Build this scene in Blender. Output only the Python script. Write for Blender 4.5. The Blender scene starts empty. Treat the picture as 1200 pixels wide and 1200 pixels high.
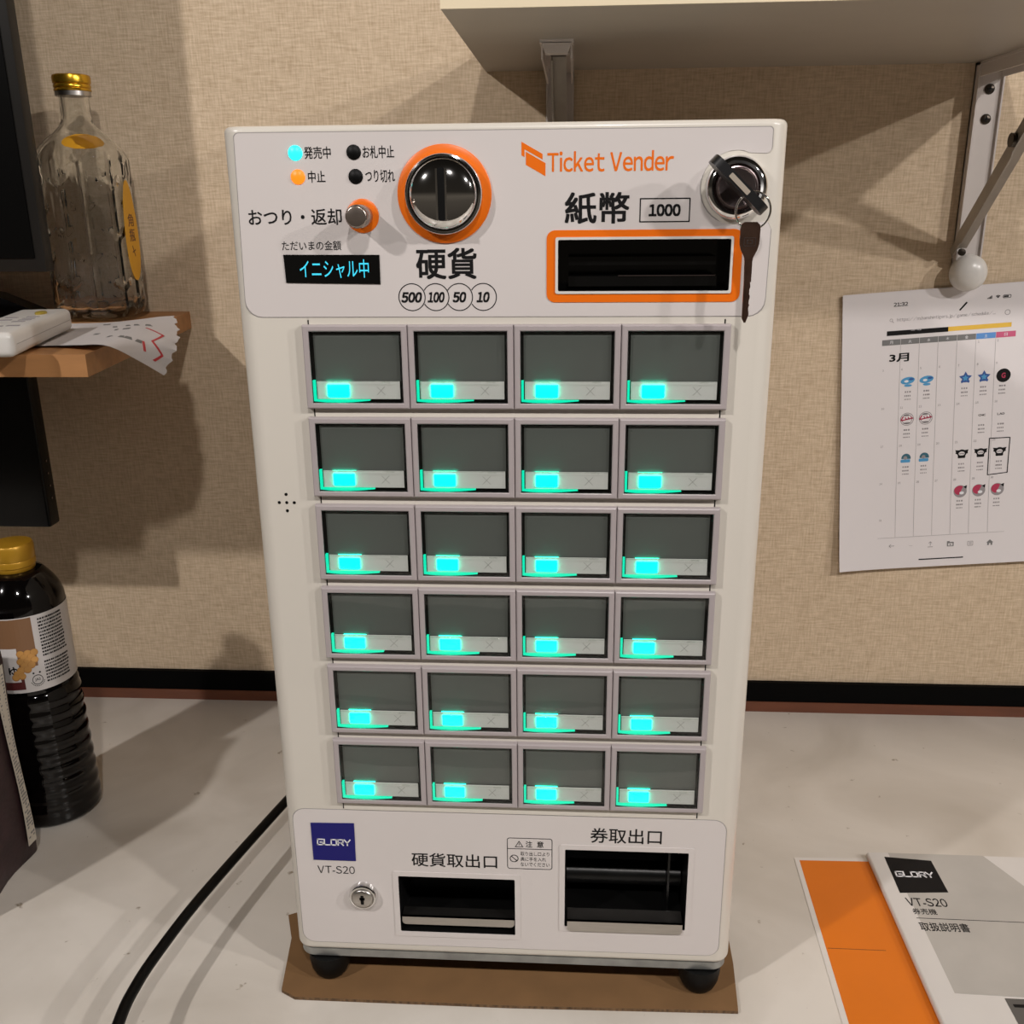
import bpy, bmesh, math, random
from mathutils import Vector, Matrix
random.seed(7)
C = bpy.context.scene.collection
PI = math.pi

# ------------------------------------------------------------------ camera
def cam_axes(ya, pi_, ro):
    cy, sy, cp, sp = math.cos(ya), math.sin(ya), math.cos(pi_), math.sin(pi_)
    f = Vector((sy*cp, cy*cp, -sp)); r = Vector((cy, -sy, 0)); u = r.cross(f)
    cr, sr = math.cos(ro), math.sin(ro)
    return r*cr + u*sr, -r*sr + u*cr, f
cd = bpy.data.cameras.new('camera'); cam = bpy.data.objects.new('camera', cd); C.objects.link(cam)
r_, u_, f_ = cam_axes(-0.06384945, 0.31304990, -0.00994543)
M = Matrix((r_, u_, -f_)).transposed().to_4x4()
M.translation = Vector((0.043265, -0.601086, 0.549972))
cam.matrix_world = M
cd.sensor_fit = 'HORIZONTAL'; cd.sensor_width = 36.0; cd.lens = 36.0*1146/1200
cd.clip_start = 0.01; cd.clip_end = 50
bpy.context.scene.camera = cam

# ------------------------------------------------------------------ world, lamps, exposure
vs = bpy.context.scene.view_settings
vs.view_transform = 'Standard'; vs.look = 'None'; vs.gamma = 1.0; vs.exposure = 0.0
try: vs.use_curve_mapping = False
except Exception: pass
w = bpy.data.worlds.new('room_ambience'); bpy.context.scene.world = w; w.use_nodes = True
bg = w.node_tree.nodes['Background']; bg.inputs[1].default_value = 1.0
nt_ = w.node_tree; tc_ = nt_.nodes.new('ShaderNodeTexCoord'); sp_ = nt_.nodes.new('ShaderNodeSeparateXYZ'); mr_ = nt_.nodes.new('ShaderNodeMapRange')
mr_.inputs[1].default_value = -1; mr_.inputs[2].default_value = 1; rp_ = nt_.nodes.new('ShaderNodeValToRGB')
nt_.links.new(tc_.outputs['Generated'], sp_.inputs[0]); nt_.links.new(sp_.outputs['Z'], mr_.inputs[0]); nt_.links.new(mr_.outputs[0], rp_.inputs[0]); nt_.links.new(rp_.outputs[0], bg.inputs[0])
# the dim dining room around: dark ceiling, lighter tables and floor
for k_, (ps_, v_) in enumerate(((0.0, 0.03), (0.40, 0.07), (0.47, 0.10), (0.53, 0.022), (1.0, 0.008))):
    e_ = rp_.color_ramp.elements[k_] if k_ < 2 else rp_.color_ramp.elements.new(ps_)
    e_.position = ps_; e_.color = (v_, v_*0.85, v_*0.68, 1)
def lamp(name, loc, energy, col=(1.0, 0.945, 0.905), rad=0.035):
    l = bpy.data.lights.new(name, 'POINT'); l.energy = energy; l.color = col; l.shadow_soft_size = rad
    o = bpy.data.objects.new(name, l); C.objects.link(o); o.location = loc; return o
# a row of ceiling spot lamps running parallel to the wall, behind the camera
for lx, en in ((-1.20, 66), (0.16, 33), (1.40, 58), (2.52, 84)):
    lamp('ceiling_lamp', (lx, -1.10, 1.50), en)

# ------------------------------------------------------------------ materials
def mat(name, col, rough=0.5, metal=0.0, noise=0.0, nscale=40.0, bump=0.0, bscale=200.0, coat=0.0, spec=0.5,
        emit=None, estr=0.0, stretch=None, col2=None):
    m = bpy.data.materials.new(name); m.use_nodes = True
    nt = m.node_tree; b = nt.nodes['Principled BSDF']
    b.inputs['Base Color'].default_value = (*col, 1); b.inputs['Roughness'].default_value = rough
    b.inputs['Metallic'].default_value = metal; b.inputs['Coat Weight'].default_value = coat
    b.inputs['Specular IOR Level'].default_value = spec
    if emit: b.inputs['Emission Color'].default_value = (*emit, 1); b.inputs['Emission Strength'].default_value = estr
    if noise or bump:
        tc = nt.nodes.new('ShaderNodeTexCoord'); src = tc.outputs['Object']
        if stretch:
            mp = nt.nodes.new('ShaderNodeMapping'); mp.inputs['Scale'].default_value = stretch
            nt.links.new(src, mp.inputs[0]); src = mp.outputs[0]
        if noise:
            n = nt.nodes.new('ShaderNodeTexNoise'); n.inputs['Scale'].default_value = nscale; n.inputs['Detail'].default_value = 6
            nt.links.new(src, n.inputs['Vector'])
            cr = nt.nodes.new('ShaderNodeValToRGB')
            c2 = col2 or tuple(c*(1-noise) for c in col)
            cr.color_ramp.elements[0].position = 0.3; cr.color_ramp.elements[1].position = 0.7
            cr.color_ramp.elements[0].color = (*c2, 1); cr.color_ramp.elements[1].color = (*col, 1)
            nt.links.new(n.outputs['Fac'], cr.inputs[0]); nt.links.new(cr.outputs[0], b.inputs['Base Color'])
        if bump:
            n2 = nt.nodes.new('ShaderNodeTexNoise'); n2.inputs['Scale'].default_value = bscale; n2.inputs['Detail'].default_value = 4
            nt.links.new(src, n2.inputs['Vector'])
            bp = nt.nodes.new('ShaderNodeBump'); bp.inputs['Strength'].default_value = bump; bp.inputs['Distance'].default_value = 0.001
            nt.links.new(n2.outputs['Fac'], bp.inputs['Height']); nt.links.new(bp.outputs[0], b.inputs['Normal'])
    return m

def emis(name, col, s):
    return mat(name, tuple(c*0.3 for c in col), 0.4, emit=col, estr=s)

def clear_plastic(name, tint=(0.96, 0.97, 0.96), rough=0.05, ior=1.45):
    m = bpy.data.materials.new(name); m.use_nodes = True; nt = m.node_tree; nt.nodes.clear()
    o = nt.nodes.new('ShaderNodeOutputMaterial'); t = nt.nodes.new('ShaderNodeBsdfTransparent'); t.inputs[0].default_value = (*tint, 1)
    g = nt.nodes.new('ShaderNodeBsdfGlossy'); g.inputs['Roughness'].default_value = rough
    lw = nt.nodes.new('ShaderNodeLayerWeight'); lw.inputs[0].default_value = 0.5
    pw = nt.nodes.new('ShaderNodeMath'); pw.operation = 'POWER'; pw.inputs[1].default_value = 4.0
    fr = nt.nodes.new('ShaderNodeMath'); fr.operation = 'MULTIPLY_ADD'; fr.inputs[1].default_value = 0.85; fr.inputs[2].default_value = 0.035
    nt.links.new(lw.outputs['Facing'], pw.inputs[0]); nt.links.new(pw.outputs[0], fr.inputs[0])
    mx = nt.nodes.new('ShaderNodeMixShader')
    nt.links.new(fr.outputs[0], mx.inputs[0]); nt.links.new(t.outputs[0], mx.inputs[1]); nt.links.new(g.outputs[0], mx.inputs[2])
    nt.links.new(mx.outputs[0], o.inputs[0]); return m

def wallpaper_mat():
    m = bpy.data.materials.new('woven_wallpaper'); m.use_nodes = True; nt = m.node_tree; b = nt.nodes['Principled BSDF']
    b.inputs['Roughness'].default_value = 0.75; b.inputs['Specular IOR Level'].default_value = 0.25
    tc = nt.nodes.new('ShaderNodeTexCoord')
    def noise(scale, st, detail=5):
        mp = nt.nodes.new('ShaderNodeMapping'); mp.inputs['Scale'].default_value = st
        nt.links.new(tc.outputs['Object'], mp.inputs[0])
        n = nt.nodes.new('ShaderNodeTexNoise'); n.inputs['Scale'].default_value = scale; n.inputs['Detail'].default_value = detail
        nt.links.new(mp.outputs[0], n.inputs['Vector']); return n.outputs['Fac']
    h = noise(60, (1.0, 1, 9.0)); v = noise(60, (9.0, 1, 1.0)); big = noise(5, (1, 1, 1)); fine = noise(500, (1, 1, 1), 2)
    def mth(op, a, bb):
        k = nt.nodes.new('ShaderNodeMath'); k.operation = op
        for i, x in enumerate((a, bb)):
            if isinstance(x, (int, float)): k.inputs[i].default_value = x
            else: nt.links.new(x, k.inputs[i])
        return k.outputs[0]
    weave = mth('ADD', mth('MULTIPLY', h, 0.55), mth('MULTIPLY', v, 0.45))
    tot = mth('ADD', mth('MULTIPLY', weave, 0.85), mth('MULTIPLY', big, 0.15))
    cr = nt.nodes.new('ShaderNodeValToRGB')
    cr.color_ramp.elements[0].position = 0.32; cr.color_ramp.elements[0].color = (0.44, 0.33, 0.215, 1)
    cr.color_ramp.elements[1].position = 0.62; cr.color_ramp.elements[1].color = (0.68, 0.545, 0.395, 1)
    nt.links.new(tot, cr.inputs[0]); nt.links.new(cr.outputs[0], b.inputs['Base Color'])
    bp = nt.nodes.new('ShaderNodeBump'); bp.inputs['Strength'].default_value = 0.55; bp.inputs['Distance'].default_value = 0.0012
    nt.links.new(mth('ADD', weave, mth('MULTIPLY', fine, 0.25)), bp.inputs['Height']); nt.links.new(bp.outputs[0], b.inputs['Normal'])
    return m

def counter_mat():
    m = bpy.data.materials.new('worn_white_laminate'); m.use_nodes = True; nt = m.node_tree; b = nt.nodes['Principled BSDF']
    b.inputs['Roughness'].default_value = 0.32
    tc = nt.nodes.new('ShaderNodeTexCoord')
    n1 = nt.nodes.new('ShaderNodeTexNoise'); n1.inputs['Scale'].default_value = 7; n1.inputs['Detail'].default_value = 7; n1.inputs['Distortion'].default_value = 0.6
    n2 = nt.nodes.new('ShaderNodeTexNoise'); n2.inputs['Scale'].default_value = 75; n2.inputs['Detail'].default_value = 3
    nt.links.new(tc.outputs['Object'], n1.inputs[0]); nt.links.new(tc.outputs['Object'], n2.inputs[0])
    c1 = nt.nodes.new('ShaderNodeValToRGB'); c1.color_ramp.elements[0].position = 0.3; c1.color_ramp.elements[1].position = 0.65
    c1.color_ramp.elements[0].color = (0.53, 0.485, 0.425, 1); c1.color_ramp.elements[1].color = (0.69, 0.645, 0.585, 1)
    c2 = nt.nodes.new('ShaderNodeValToRGB'); c2.color_ramp.elements[0].position = 0.24; c2.color_ramp.elements[1].position = 0.30
    c2.color_ramp.elements[0].color = (0.45, 0.40, 0.34, 1); c2.color_ramp.elements[1].color = (1, 1, 1, 1)
    mx = nt.nodes.new('ShaderNodeMixRGB'); mx.blend_type = 'MULTIPLY'; mx.inputs[0].default_value = 1
    nt.links.new(n1.outputs['Fac'], c1.inputs[0]); nt.links.new(n2.outputs['Fac'], c2.inputs[0])
    nt.links.new(c1.outputs[0], mx.inputs[1]); nt.links.new(c2.outputs[0], mx.inputs[2]); nt.links.new(mx.outputs[0], b.inputs['Base Color'])
    bp = nt.nodes.new('ShaderNodeBump'); bp.inputs['Strength'].default_value = 0.15; bp.inputs['Distance'].default_value = 0.002
    nt.links.new(n1.outputs['Fac'], bp.inputs['Height']); nt.links.new(bp.outputs[0], b.inputs['Normal'])
    return m

def glass_mat():
    m = bpy.data.materials.new('clear_bottle_glass'); m.use_nodes = True; b = m.node_tree.nodes['Principled BSDF']
    b.inputs['Base Color'].default_value = (0.97, 0.98, 0.97, 1); b.inputs['Roughness'].default_value = 0.0
    b.inputs['Transmission Weight'].default_value = 1.0; b.inputs['IOR'].default_value = 1.5
    return m

WALL = wallpaper_mat(); COUNTER = counter_mat(); GLASS = glass_mat()
CABINET = mat('warm_white_cabinet', (0.655, 0.615, 0.55), 0.30, noise=0.02, nscale=8, coat=0.15)
PANEL = mat('pinkish_white_panel', (0.645, 0.60, 0.585), 0.24, noise=0.02, nscale=12, coat=0.2)
HOUSING = mat('mauve_grey_plastic', (0.40, 0.355, 0.36), 0.32, noise=0.03, nscale=60)
BLACK = mat('matt_black', (0.002, 0.002, 0.002), 0.5, spec=0.2)
GLOSSBLACK = mat('gloss_black', (0.003, 0.003, 0.003), 0.14, spec=0.4)
INK = mat('black_ink', (0.006, 0.0055, 0.006), 0.6, spec=0.2)
ORANGE = mat('orange_print', (0.80, 0.155, 0.004), 0.35)
CHROME = mat('polished_chrome', (0.75, 0.74, 0.73), 0.07, 1.0)
DARKCHROME = mat('dark_chrome', (0.34, 0.275, 0.275), 0.25, 1.0)
STEEL = mat('brushed_steel', (0.52, 0.49, 0.46), 0.32, 1.0, noise=0.12, nscale=60, stretch=(1, 1, 25))
ZINC = mat('zinc_plate', (0.42, 0.43, 0.42), 0.4, 0.8, noise=0.35, nscale=50)
RUBBER = mat('black_rubber', (0.002, 0.002, 0.002), 0.5, spec=0.2)
CARD = mat('dark_grey_card', (0.115, 0.122, 0.116), 0.4, noise=0.06, nscale=30)
PRICE = mat('pale_grey_card', (0.66, 0.66, 0.65), 0.35)
FAINT = mat('faint_grey_line', (0.32, 0.32, 0.31), 0.5)
COVER = clear_plastic('clear_acrylic')
CYANLED = emis('cyan_led', (0.0, 1.0, 0.62), 8.0)
GUIDE = emis('green_edge_light', (0.0, 0.72, 0.42), 1.15)
LAMPCYAN = emis('cyan_lamp', (0.02, 1.0, 0.95), 1.6)
LAMPORANGE = emis('orange_lamp', (1.0, 0.22, 0.01), 1.3)
DIGIT = emis('cyan_display_digits', (0.05, 0.62, 0.85), 1.0)
NAVY = mat('navy_badge', (0.010, 0.009, 0.145), 0.35, spec=0.25)
WHITEINK = mat('white_ink', (0.75, 0.75, 0.78), 0.4)
WHITEPLASTIC = mat('white_plastic', (0.66, 0.64, 0.61), 0.3)
WELL = mat('satin_black_well', (0.004, 0.004, 0.004), 0.33, spec=0.35)
CARDBOARD = mat('brown_cardboard', (0.20, 0.105, 0.040), 0.8, noise=0.15, nscale=35, bump=0.1)
CORRUGATED = mat('corrugated_edge', (0.21, 0.12, 0.055), 0.9, noise=0.75, nscale=90, stretch=(4, 4, 1.5))
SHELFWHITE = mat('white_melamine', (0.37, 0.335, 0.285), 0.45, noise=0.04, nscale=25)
SHELFEDGE = mat('cream_edge_band', (0.72, 0.62, 0.44), 0.5)
BRACKET = mat('white_painted_steel', (0.60, 0.55, 0.52), 0.38)
BRACKETGREY = mat('grey_steel_strut', (0.36, 0.32, 0.275), 0.42, 0.3, noise=0.15, nscale=60)
SCREW = mat('dark_screw', (0.06, 0.05, 0.04), 0.35, 0.9)
WOOD = mat('orange_brown_wood', (0.52, 0.25, 0.095), 0.5, noise=0.25, nscale=14, stretch=(1, 6, 6))
PAPER = mat('white_paper', (0.70, 0.665, 0.67), 0.7, bump=0.08, bscale=30)
PAPERGREY = mat('grey_receipt_paper', (0.60, 0.57, 0.57), 0.7)
GOLD = mat('gold_cap', (0.62, 0.36, 0.03), 0.26, 0.9)
GOLDPLASTIC = mat('yellow_gold_plastic_cap', (0.50, 0.27, 0.02), 0.35, 0.35)
YELLOWLABEL = mat('amber_label', (0.62, 0.30, 0.012), 0.45)
BROWNINK = mat('brown_ink', (0.12, 0.035, 0.01), 0.5)
REDINK = mat('red_ink', (0.50, 0.04, 0.05), 0.5)
SOY = mat('black_soy_bottle', (0.002, 0.0015, 0.0015), 0.07, spec=0.45)
LABELWHITE = mat('white_label', (0.62, 0.59, 0.58), 0.4)
LABELBROWN = mat('brown_label_print', (0.23, 0.12, 0.06), 0.4)
BEAN = mat('soybean_print', (0.62, 0.32, 0.09), 0.4, noise=0.25, nscale=80)
BEANDARK = mat('soybean_outline_print', (0.42, 0.19, 0.05), 0.4)  # darker print that outlines each bean
MAROON = mat('maroon_print', (0.10, 0.02, 0.02), 0.4)
BAG = mat('dark_maroon_pouch', (0.032, 0.013, 0.015), 0.5, noise=0.5, nscale=55, bump=0.5, bscale=120)
CREAM = mat('cream_strip', (0.55, 0.50, 0.42), 0.5)
BROWNTRIM = mat('red_brown_wood_strip', (0.15, 0.048, 0.022), 0.45, noise=0.25, nscale=20, stretch=(1, 5, 5))
BLACKTRIM = mat('black_rubber_trim', (0.0015, 0.0015, 0.0015), 0.6, spec=0.06)
CABLE = mat('black_cable', (0.002, 0.002, 0.002), 0.4, spec=0.2)
MANUALGREY = mat('grey_cover_print', (0.47, 0.445, 0.41), 0.45, noise=0.12, nscale=22)
MANUALWHITE = mat('white_cover_print', (0.66, 0.63, 0.60), 0.45, noise=0.04, nscale=20)
PHOTOGREY = mat('dark_grey_photo_print', (0.10, 0.095, 0.09), 0.45)
PHOTOLIGHT = mat('mid_grey_photo_print', (0.22, 0.21, 0.20), 0.45)
ORANGEPAPER = mat('orange_paper_print', (0.72, 0.175, 0.004), 0.5, noise=0.08, nscale=15)
SHEETWHITE = mat('white_sheet_border', (0.68, 0.64, 0.60), 0.6)
SCREEN = mat('black_screen_plastic', (0.002, 0.002, 0.002), 0.25, spec=0.2)
BEZEL = mat('charcoal_bezel', (0.012, 0.011, 0.010), 0.4, spec=0.25)
KEYBROWN = mat('worn_brown_key_metal', (0.36, 0.22, 0.17), 0.28, 1.0, noise=0.4, nscale=90)
KEYTAG = mat('silver_tag', (0.75, 0.66, 0.55), 0.3, 0.6)
MARK = {'grey': mat('grey_print', (0.17, 0.17, 0.17), 0.6), 'blue': mat('blue_print', (0.10, 0.27, 0.60), 0.6),
        'pink': mat('pink_print', (0.55, 0.10, 0.20), 0.6), 'yellow': mat('yellow_print', (0.72, 0.45, 0.06), 0.6),
        'line': mat('pale_rule', (0.40, 0.38, 0.39), 0.6), 'sky': mat('sky_blue_print', (0.07, 0.30, 0.55), 0.6),
        'navy': mat('navy_print', (0.03, 0.09, 0.30), 0.6), 'teal': mat('teal_print', (0.03, 0.12, 0.17), 0.6),
        'red': mat('crimson_print', (0.42, 0.03, 0.08), 0.6), 'mid': mat('mid_grey_print', (0.27, 0.25, 0.26), 0.6)}

# ------------------------------------------------------------------ mesh helpers
ORG = {}
class MB:
    def __init__(s): s.v = []; s.f = []; s.m = []
    def add(s, vs_, fs, m=0):
        o = len(s.v); s.v += [Vector(p) for p in vs_]
        for f in fs: s.f.append([i+o for i in f]); s.m.append(m)
    def box(s, x0, x1, y0, y1, z0, z1, m=0):
        s.add([(x0,y0,z0),(x1,y0,z0),(x1,y1,z0),(x0,y1,z0),(x0,y0,z1),(x1,y0,z1),(x1,y1,z1),(x0,y1,z1)],
              [(0,3,2,1),(4,5,6,7),(0,1,5,4),(1,2,6,5),(2,3,7,6),(3,0,4,7)], m)
    def rbox(s, x0, x1, y0, y1, z0, z1, r=0.002, seg=3, m=0, xf=None):
        bm = bmesh.new(); bmesh.ops.create_cube(bm, size=1)
        for v in bm.verts: v.co = Vector(((x0+x1)/2+v.co.x*(x1-x0), (y0+y1)/2+v.co.y*(y1-y0), (z0+z1)/2+v.co.z*(z1-z0)))
        bmesh.ops.bevel(bm, geom=bm.edges[:], offset=r, segments=seg, profile=0.5, affect='EDGES')
        s.from_bm(bm, m, xf)
    def from_bm(s, bm, m=0, xf=None):
        bm.verts.ensure_lookup_table(); bm.verts.index_update()
        s.add([(xf @ v.co if xf else v.co.copy()) for v in bm.verts], [[v.index for v in f.verts] for f in bm.faces], m); bm.free()
    def loops(s, lps, cap0=True, cap1=True, m=0, mats=None, close=True):
        n = len(lps[0]); o = len(s.v)
        for l in lps: s.v += [Vector(p) for p in l]
        for k in range(len(lps)-1):
            mm = mats[k] if mats else m
            for i in range(n if close else n-1):
                j = (i+1) % n
                s.f.append([o+k*n+i, o+k*n+j, o+(k+1)*n+j, o+(k+1)*n+i]); s.m.append(mm)
        if cap0: s.f.append([o+i for i in range(n)][::-1]); s.m.append(mats[0] if mats else m)
        if cap1: s.f.append([o+(len(lps)-1)*n+i for i in range(n)]); s.m.append(mats[-1] if mats else m)
    def prism(s, loop, w0, w1, fr, m=0):
        s.loops([[fr(u, v, w0) for u, v in loop], [fr(u, v, w1) for u, v in loop]], m=m)
    def frame(s, outer, inner, w0, w1, fr, m=0):
        n = len(outer)
        s.loops([[fr(u,v,w0) for u,v in inner], [fr(u,v,w0) for u,v in outer], [fr(u,v,w1) for u,v in outer],
                 [fr(u,v,w1) for u,v in inner], [fr(u,v,w0) for u,v in inner]], False, False, m)
    def lathe(s, prof, fr, n=40, m=0, cap0=True, cap1=True, mats=None):
        s.loops([[fr(r*math.cos(2*PI*i/n), r*math.sin(2*PI*i/n), h) for i in range(n)] for r, h in prof], cap0, cap1, m, mats)
    def tube(s, pts, rad, n=12, m=0):
        pts = [Vector(p) for p in pts]; lps = []; up = Vector((0.13, 0.27, 0.95)).normalized()
        for i, p in enumerate(pts):
            t = (pts[min(i+1, len(pts)-1)] - pts[max(i-1, 0)]).normalized()
            a = t.cross(up).normalized(); b = a.cross(t); up = b
            R = rad(i/(len(pts)-1)) if callable(rad) else rad
            lps.append([p + a*R*math.cos(2*PI*k/n) + b*R*math.sin(2*PI*k/n) for k in range(n)])
        s.loops(lps, m=m)
    def build(s, name, mats, parent=None, org=None, smooth=40, loc=None):
        if not isinstance(mats, (list, tuple)): mats = [mats]
        base = Vector(org) if org is not None else (ORG.get(parent.name, Vector((0,0,0))) if parent else Vector((0,0,0)))
        me = bpy.data.meshes.new(name)
        me.from_pydata([tuple(v-base) for v in s.v], [], s.f)
        for k in mats: me.materials.append(k)
        me.polygons.foreach_set('material_index', s.m)
        bm = bmesh.new(); bm.from_mesh(me); bmesh.ops.recalc_face_normals(bm, faces=bm.faces[:]); bm.to_mesh(me); bm.free()
        if smooth:
            me.polygons.foreach_set('use_smooth', [True]*len(me.polygons)); me.set_sharp_from_angle(angle=math.radians(smooth))
        me.update()
        o = bpy.data.objects.new(name, me); C.objects.link(o)
        if parent: o.parent = parent; ORG[o.name] = base
        else:
            o.location = base; ORG[o.name] = base
        return o

def tag(o, label=None, cat=None, group=None, kind=None):
    if label: o['label'] = label
    if cat: o['category'] = cat
    if group: o['group'] = group
    if kind: o['kind'] = kind
    return o
def thing(name, loc, label, cat, group=None):
    o = bpy.data.objects.new(name, None); o.empty_display_size = 0.02; C.objects.link(o); o.location = loc; ORG[o.name] = Vector(loc)
    return tag(o, label, cat, group)

def rrect(u0, u1, v0, v1, r, n=6):
    p = []
    for cx, cy, a0 in ((u1-r, v1-r, 0), (u0+r, v1-r, 90), (u0+r, v0+r, 180), (u1-r, v0+r, 270)):
        for i in range(n+1):
            a = math.radians(a0+90*i/n); p.append((cx+r*math.cos(a), cy+r*math.sin(a)))
    return p
def circ(cu, cv, r, n=32, ry=None):
    return [(cu+r*math.cos(2*PI*i/n), cv+(ry or r)*math.sin(2*PI*i/n)) for i in range(n)]
def strip(a, b, t):
    d = Vector((b[0]-a[0], b[1]-a[1])); n = Vector((-d.y, d.x)).normalized()*t/2
    return [(a[0]+n.x, a[1]+n.y), (b[0]+n.x, b[1]+n.y), (b[0]-n.x, b[1]-n.y), (a[0]-n.x, a[1]-n.y)]

# lettering: a text curve fitted to the box u0..u1, v0..v1 of a surface frame
def text_into(mb, s, u0, u1, v0, v1, fr, w0=0.0, th=0.12, bold=0.0, shear=0.0, m=0, res=3):
    cu = bpy.data.curves.new('lettering', 'FONT'); cu.body = s; cu.size = 1; cu.shear = shear
    cu.resolution_u = res; cu.extrude = 0.01; cu.fill_mode = 'BOTH'
    o = bpy.data.objects.new('lettering', cu); C.objects.link(o)
    dg = bpy.context.evaluated_depsgraph_get(); dg.update()
    me = bpy.data.meshes.new_from_object(o.evaluated_get(dg))
    xs = [v.co.x for v in me.vertices]; ys = [v.co.y for v in me.vertices]
    if xs:
        ax, bx, ay, by = min(xs), max(xs), min(ys), max(ys)
        e = max(0.0, bold)*1.7
        sx = (u1-u0)/(bx-ax+e); sy = (v1-v0)/max(by-ay+e, 1e-6)
        for q, (dx, dy) in enumerate(((0, 0), (e, 0), (0, e), (e, e)) if e > 0 else ((0, 0),)):   # heavier strokes
            vs_ = [fr(u0+(v.co.x-ax+dx)*sx, v0+(v.co.y-ay+dy)*sy, w0+(th+0.002*q if v.co.z > 0 else 0)) for v in me.vertices]
            mb.add(vs_, [list(p.vertices) for p in me.polygons], m)
    bpy.data.objects.remove(o); bpy.data.curves.remove(cu); bpy.data.meshes.remove(me)

def text_sans(mb, s, u0, u1, v0, v1, fr, w0=0.0, th=0.12, bold=0.0, shear=0.0, m=0, res=3, gap=0.085, caps=True):
    x = 0.0; V = []; Fc = []
    for ch in s:
        if ch == ' ': x += 0.26; continue
        cu = bpy.data.curves.new('lettering', 'FONT'); cu.body = chr(ord(ch)+0xFEE0) if 33 <= ord(ch) <= 126 and ch != '-' else ch
        cu.size = 1; cu.resolution_u = res; cu.extrude = 0.01
        o = bpy.data.objects.new('lettering', cu); C.objects.link(o)
        dg = bpy.context.evaluated_depsgraph_get(); dg.update(); me = bpy.data.meshes.new_from_object(o.evaluated_get(dg))
        xs = [v.co.x for v in me.vertices]; a = min(xs); k = len(V)
        V += [(v.co.x-a+x+shear*v.co.y, v.co.y, v.co.z > 0) for v in me.vertices]; Fc += [[i+k for i in p.vertices] for p in me.polygons]
        x += max(xs)-a+gap
        bpy.data.objects.remove(o); bpy.data.curves.remove(cu); bpy.data.meshes.remove(me)
    ax, bx = min(v[0] for v in V), max(v[0] for v in V); ay, by = min(v[1] for v in V), max(v[1] for v in V)
    e = bold*1.7; sx = (u1-u0)/(bx-ax+e); sy = (v1-v0)/(by-ay+e)
    for q, (dx, dy) in enumerate(((0, 0), (e, 0), (0, e), (e, e)) if e > 0 else ((0, 0),)):
        mb.add([fr(u0+(v[0]-ax+dx)*sx, v0+(v[1]-ay+dy)*sy, w0+(th+0.002*q if v[2] else 0)) for v in V], Fc, m)

def boolean_cut(o, cutters):
    bpy.context.view_layer.update()
    for c in cutters:
        md = o.modifiers.new('cut', 'BOOLEAN'); md.operation = 'DIFFERENCE'; md.solver = 'EXACT'; md.object = c
    dg = bpy.context.evaluated_depsgraph_get(); dg.update()
    me = bpy.data.meshes.new_from_object(o.evaluated_get(dg)); old = o.data; o.modifiers.clear(); o.data = me
    me.name = old.name
    me.polygons.foreach_set('use_smooth', [True]*len(me.polygons)); me.set_sharp_from_angle(angle=math.radians(40))

# ------------------------------------------------------------------ setting
D = 0.448; ZC = -0.033
b = MB(); b.box(-1.7, 1.7, D, D+0.08, -0.25, 1.7); tag(b.build('wall_back', WALL), kind='structure')
b = MB(); b.box(-1.7, 1.7, D-0.006, D, -0.020, 0.0045); tag(b.build('trim_1', BLACKTRIM), kind='structure')
b = MB(); b.box(-1.7, 1.7, D-0.007, D, ZC, -0.020); tag(b.build('baseboard_back', BROWNTRIM), kind='structure')
b = MB(); b.rbox(-1.7, 1.7, -0.42, D, ZC-0.045, ZC, 0.004)
tag(b.build('counter', COUNTER, org=(0, 0, ZC)), 'worn white laminate counter top under the ticket machine', 'counter')

# ------------------------------------------------------------------ ticket machine
def F(u, v, wv): return (u*0.001, -wv*0.001, v*0.001)      # millimetres on the machine's front, w outwards
mach = thing('ticket_machine', (0, 0.15, -0.030), 'white ticket vending machine with twenty-four green-lit buttons standing on brown cardboard', 'ticket machine')

def rr_xy(x0, x1, y0, y1, r, z, n=8): return [(x, y, z) for x, y in rrect(x0, x1, y0, y1, r, n)]
b = MB(); lp = []
R0, HH = 0.012, 0.590
for k in range(7):
    a = PI/2*k/6; ins = 0.004*(1-math.sin(a)); lp.append(rr_xy(-0.165+ins, 0.165-ins, ins, 0.30-ins, R0-ins, 0.004*(1-math.cos(a))))
for k in range(7):
    a = PI/2*(1-k/6); ins = 0.0035*(1-math.sin(a)); lp.append(rr_xy(-0.165+ins, 0.165-ins, ins, 0.30-ins, R0-ins, HH-0.0035*(1-math.cos(a))))
b.loops(lp); cab = b.build('cabinet', CABINET, mach)

def cutter(loop, w0, w1):
    c = MB(); c.prism(loop, w0, w1, F); o = c.build('cutting_form', BLACK, org=(0,0,0), smooth=0); return o
holes = [cutter(rrect(33.8, 135.2, 494.9, 524.7, 1), -30, 5), cutter(rrect(-82.5, 4.2, 20.5, 70.6, 1), -45, 5),
         cutter(rrect(41, 130, 30.3, 98.3, 1), -55, 5)]
# cutters are in world coordinates; the cabinet sits under its empty
bpy.context.view_layer.update()
boolean_cut(cab, holes)

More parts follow.
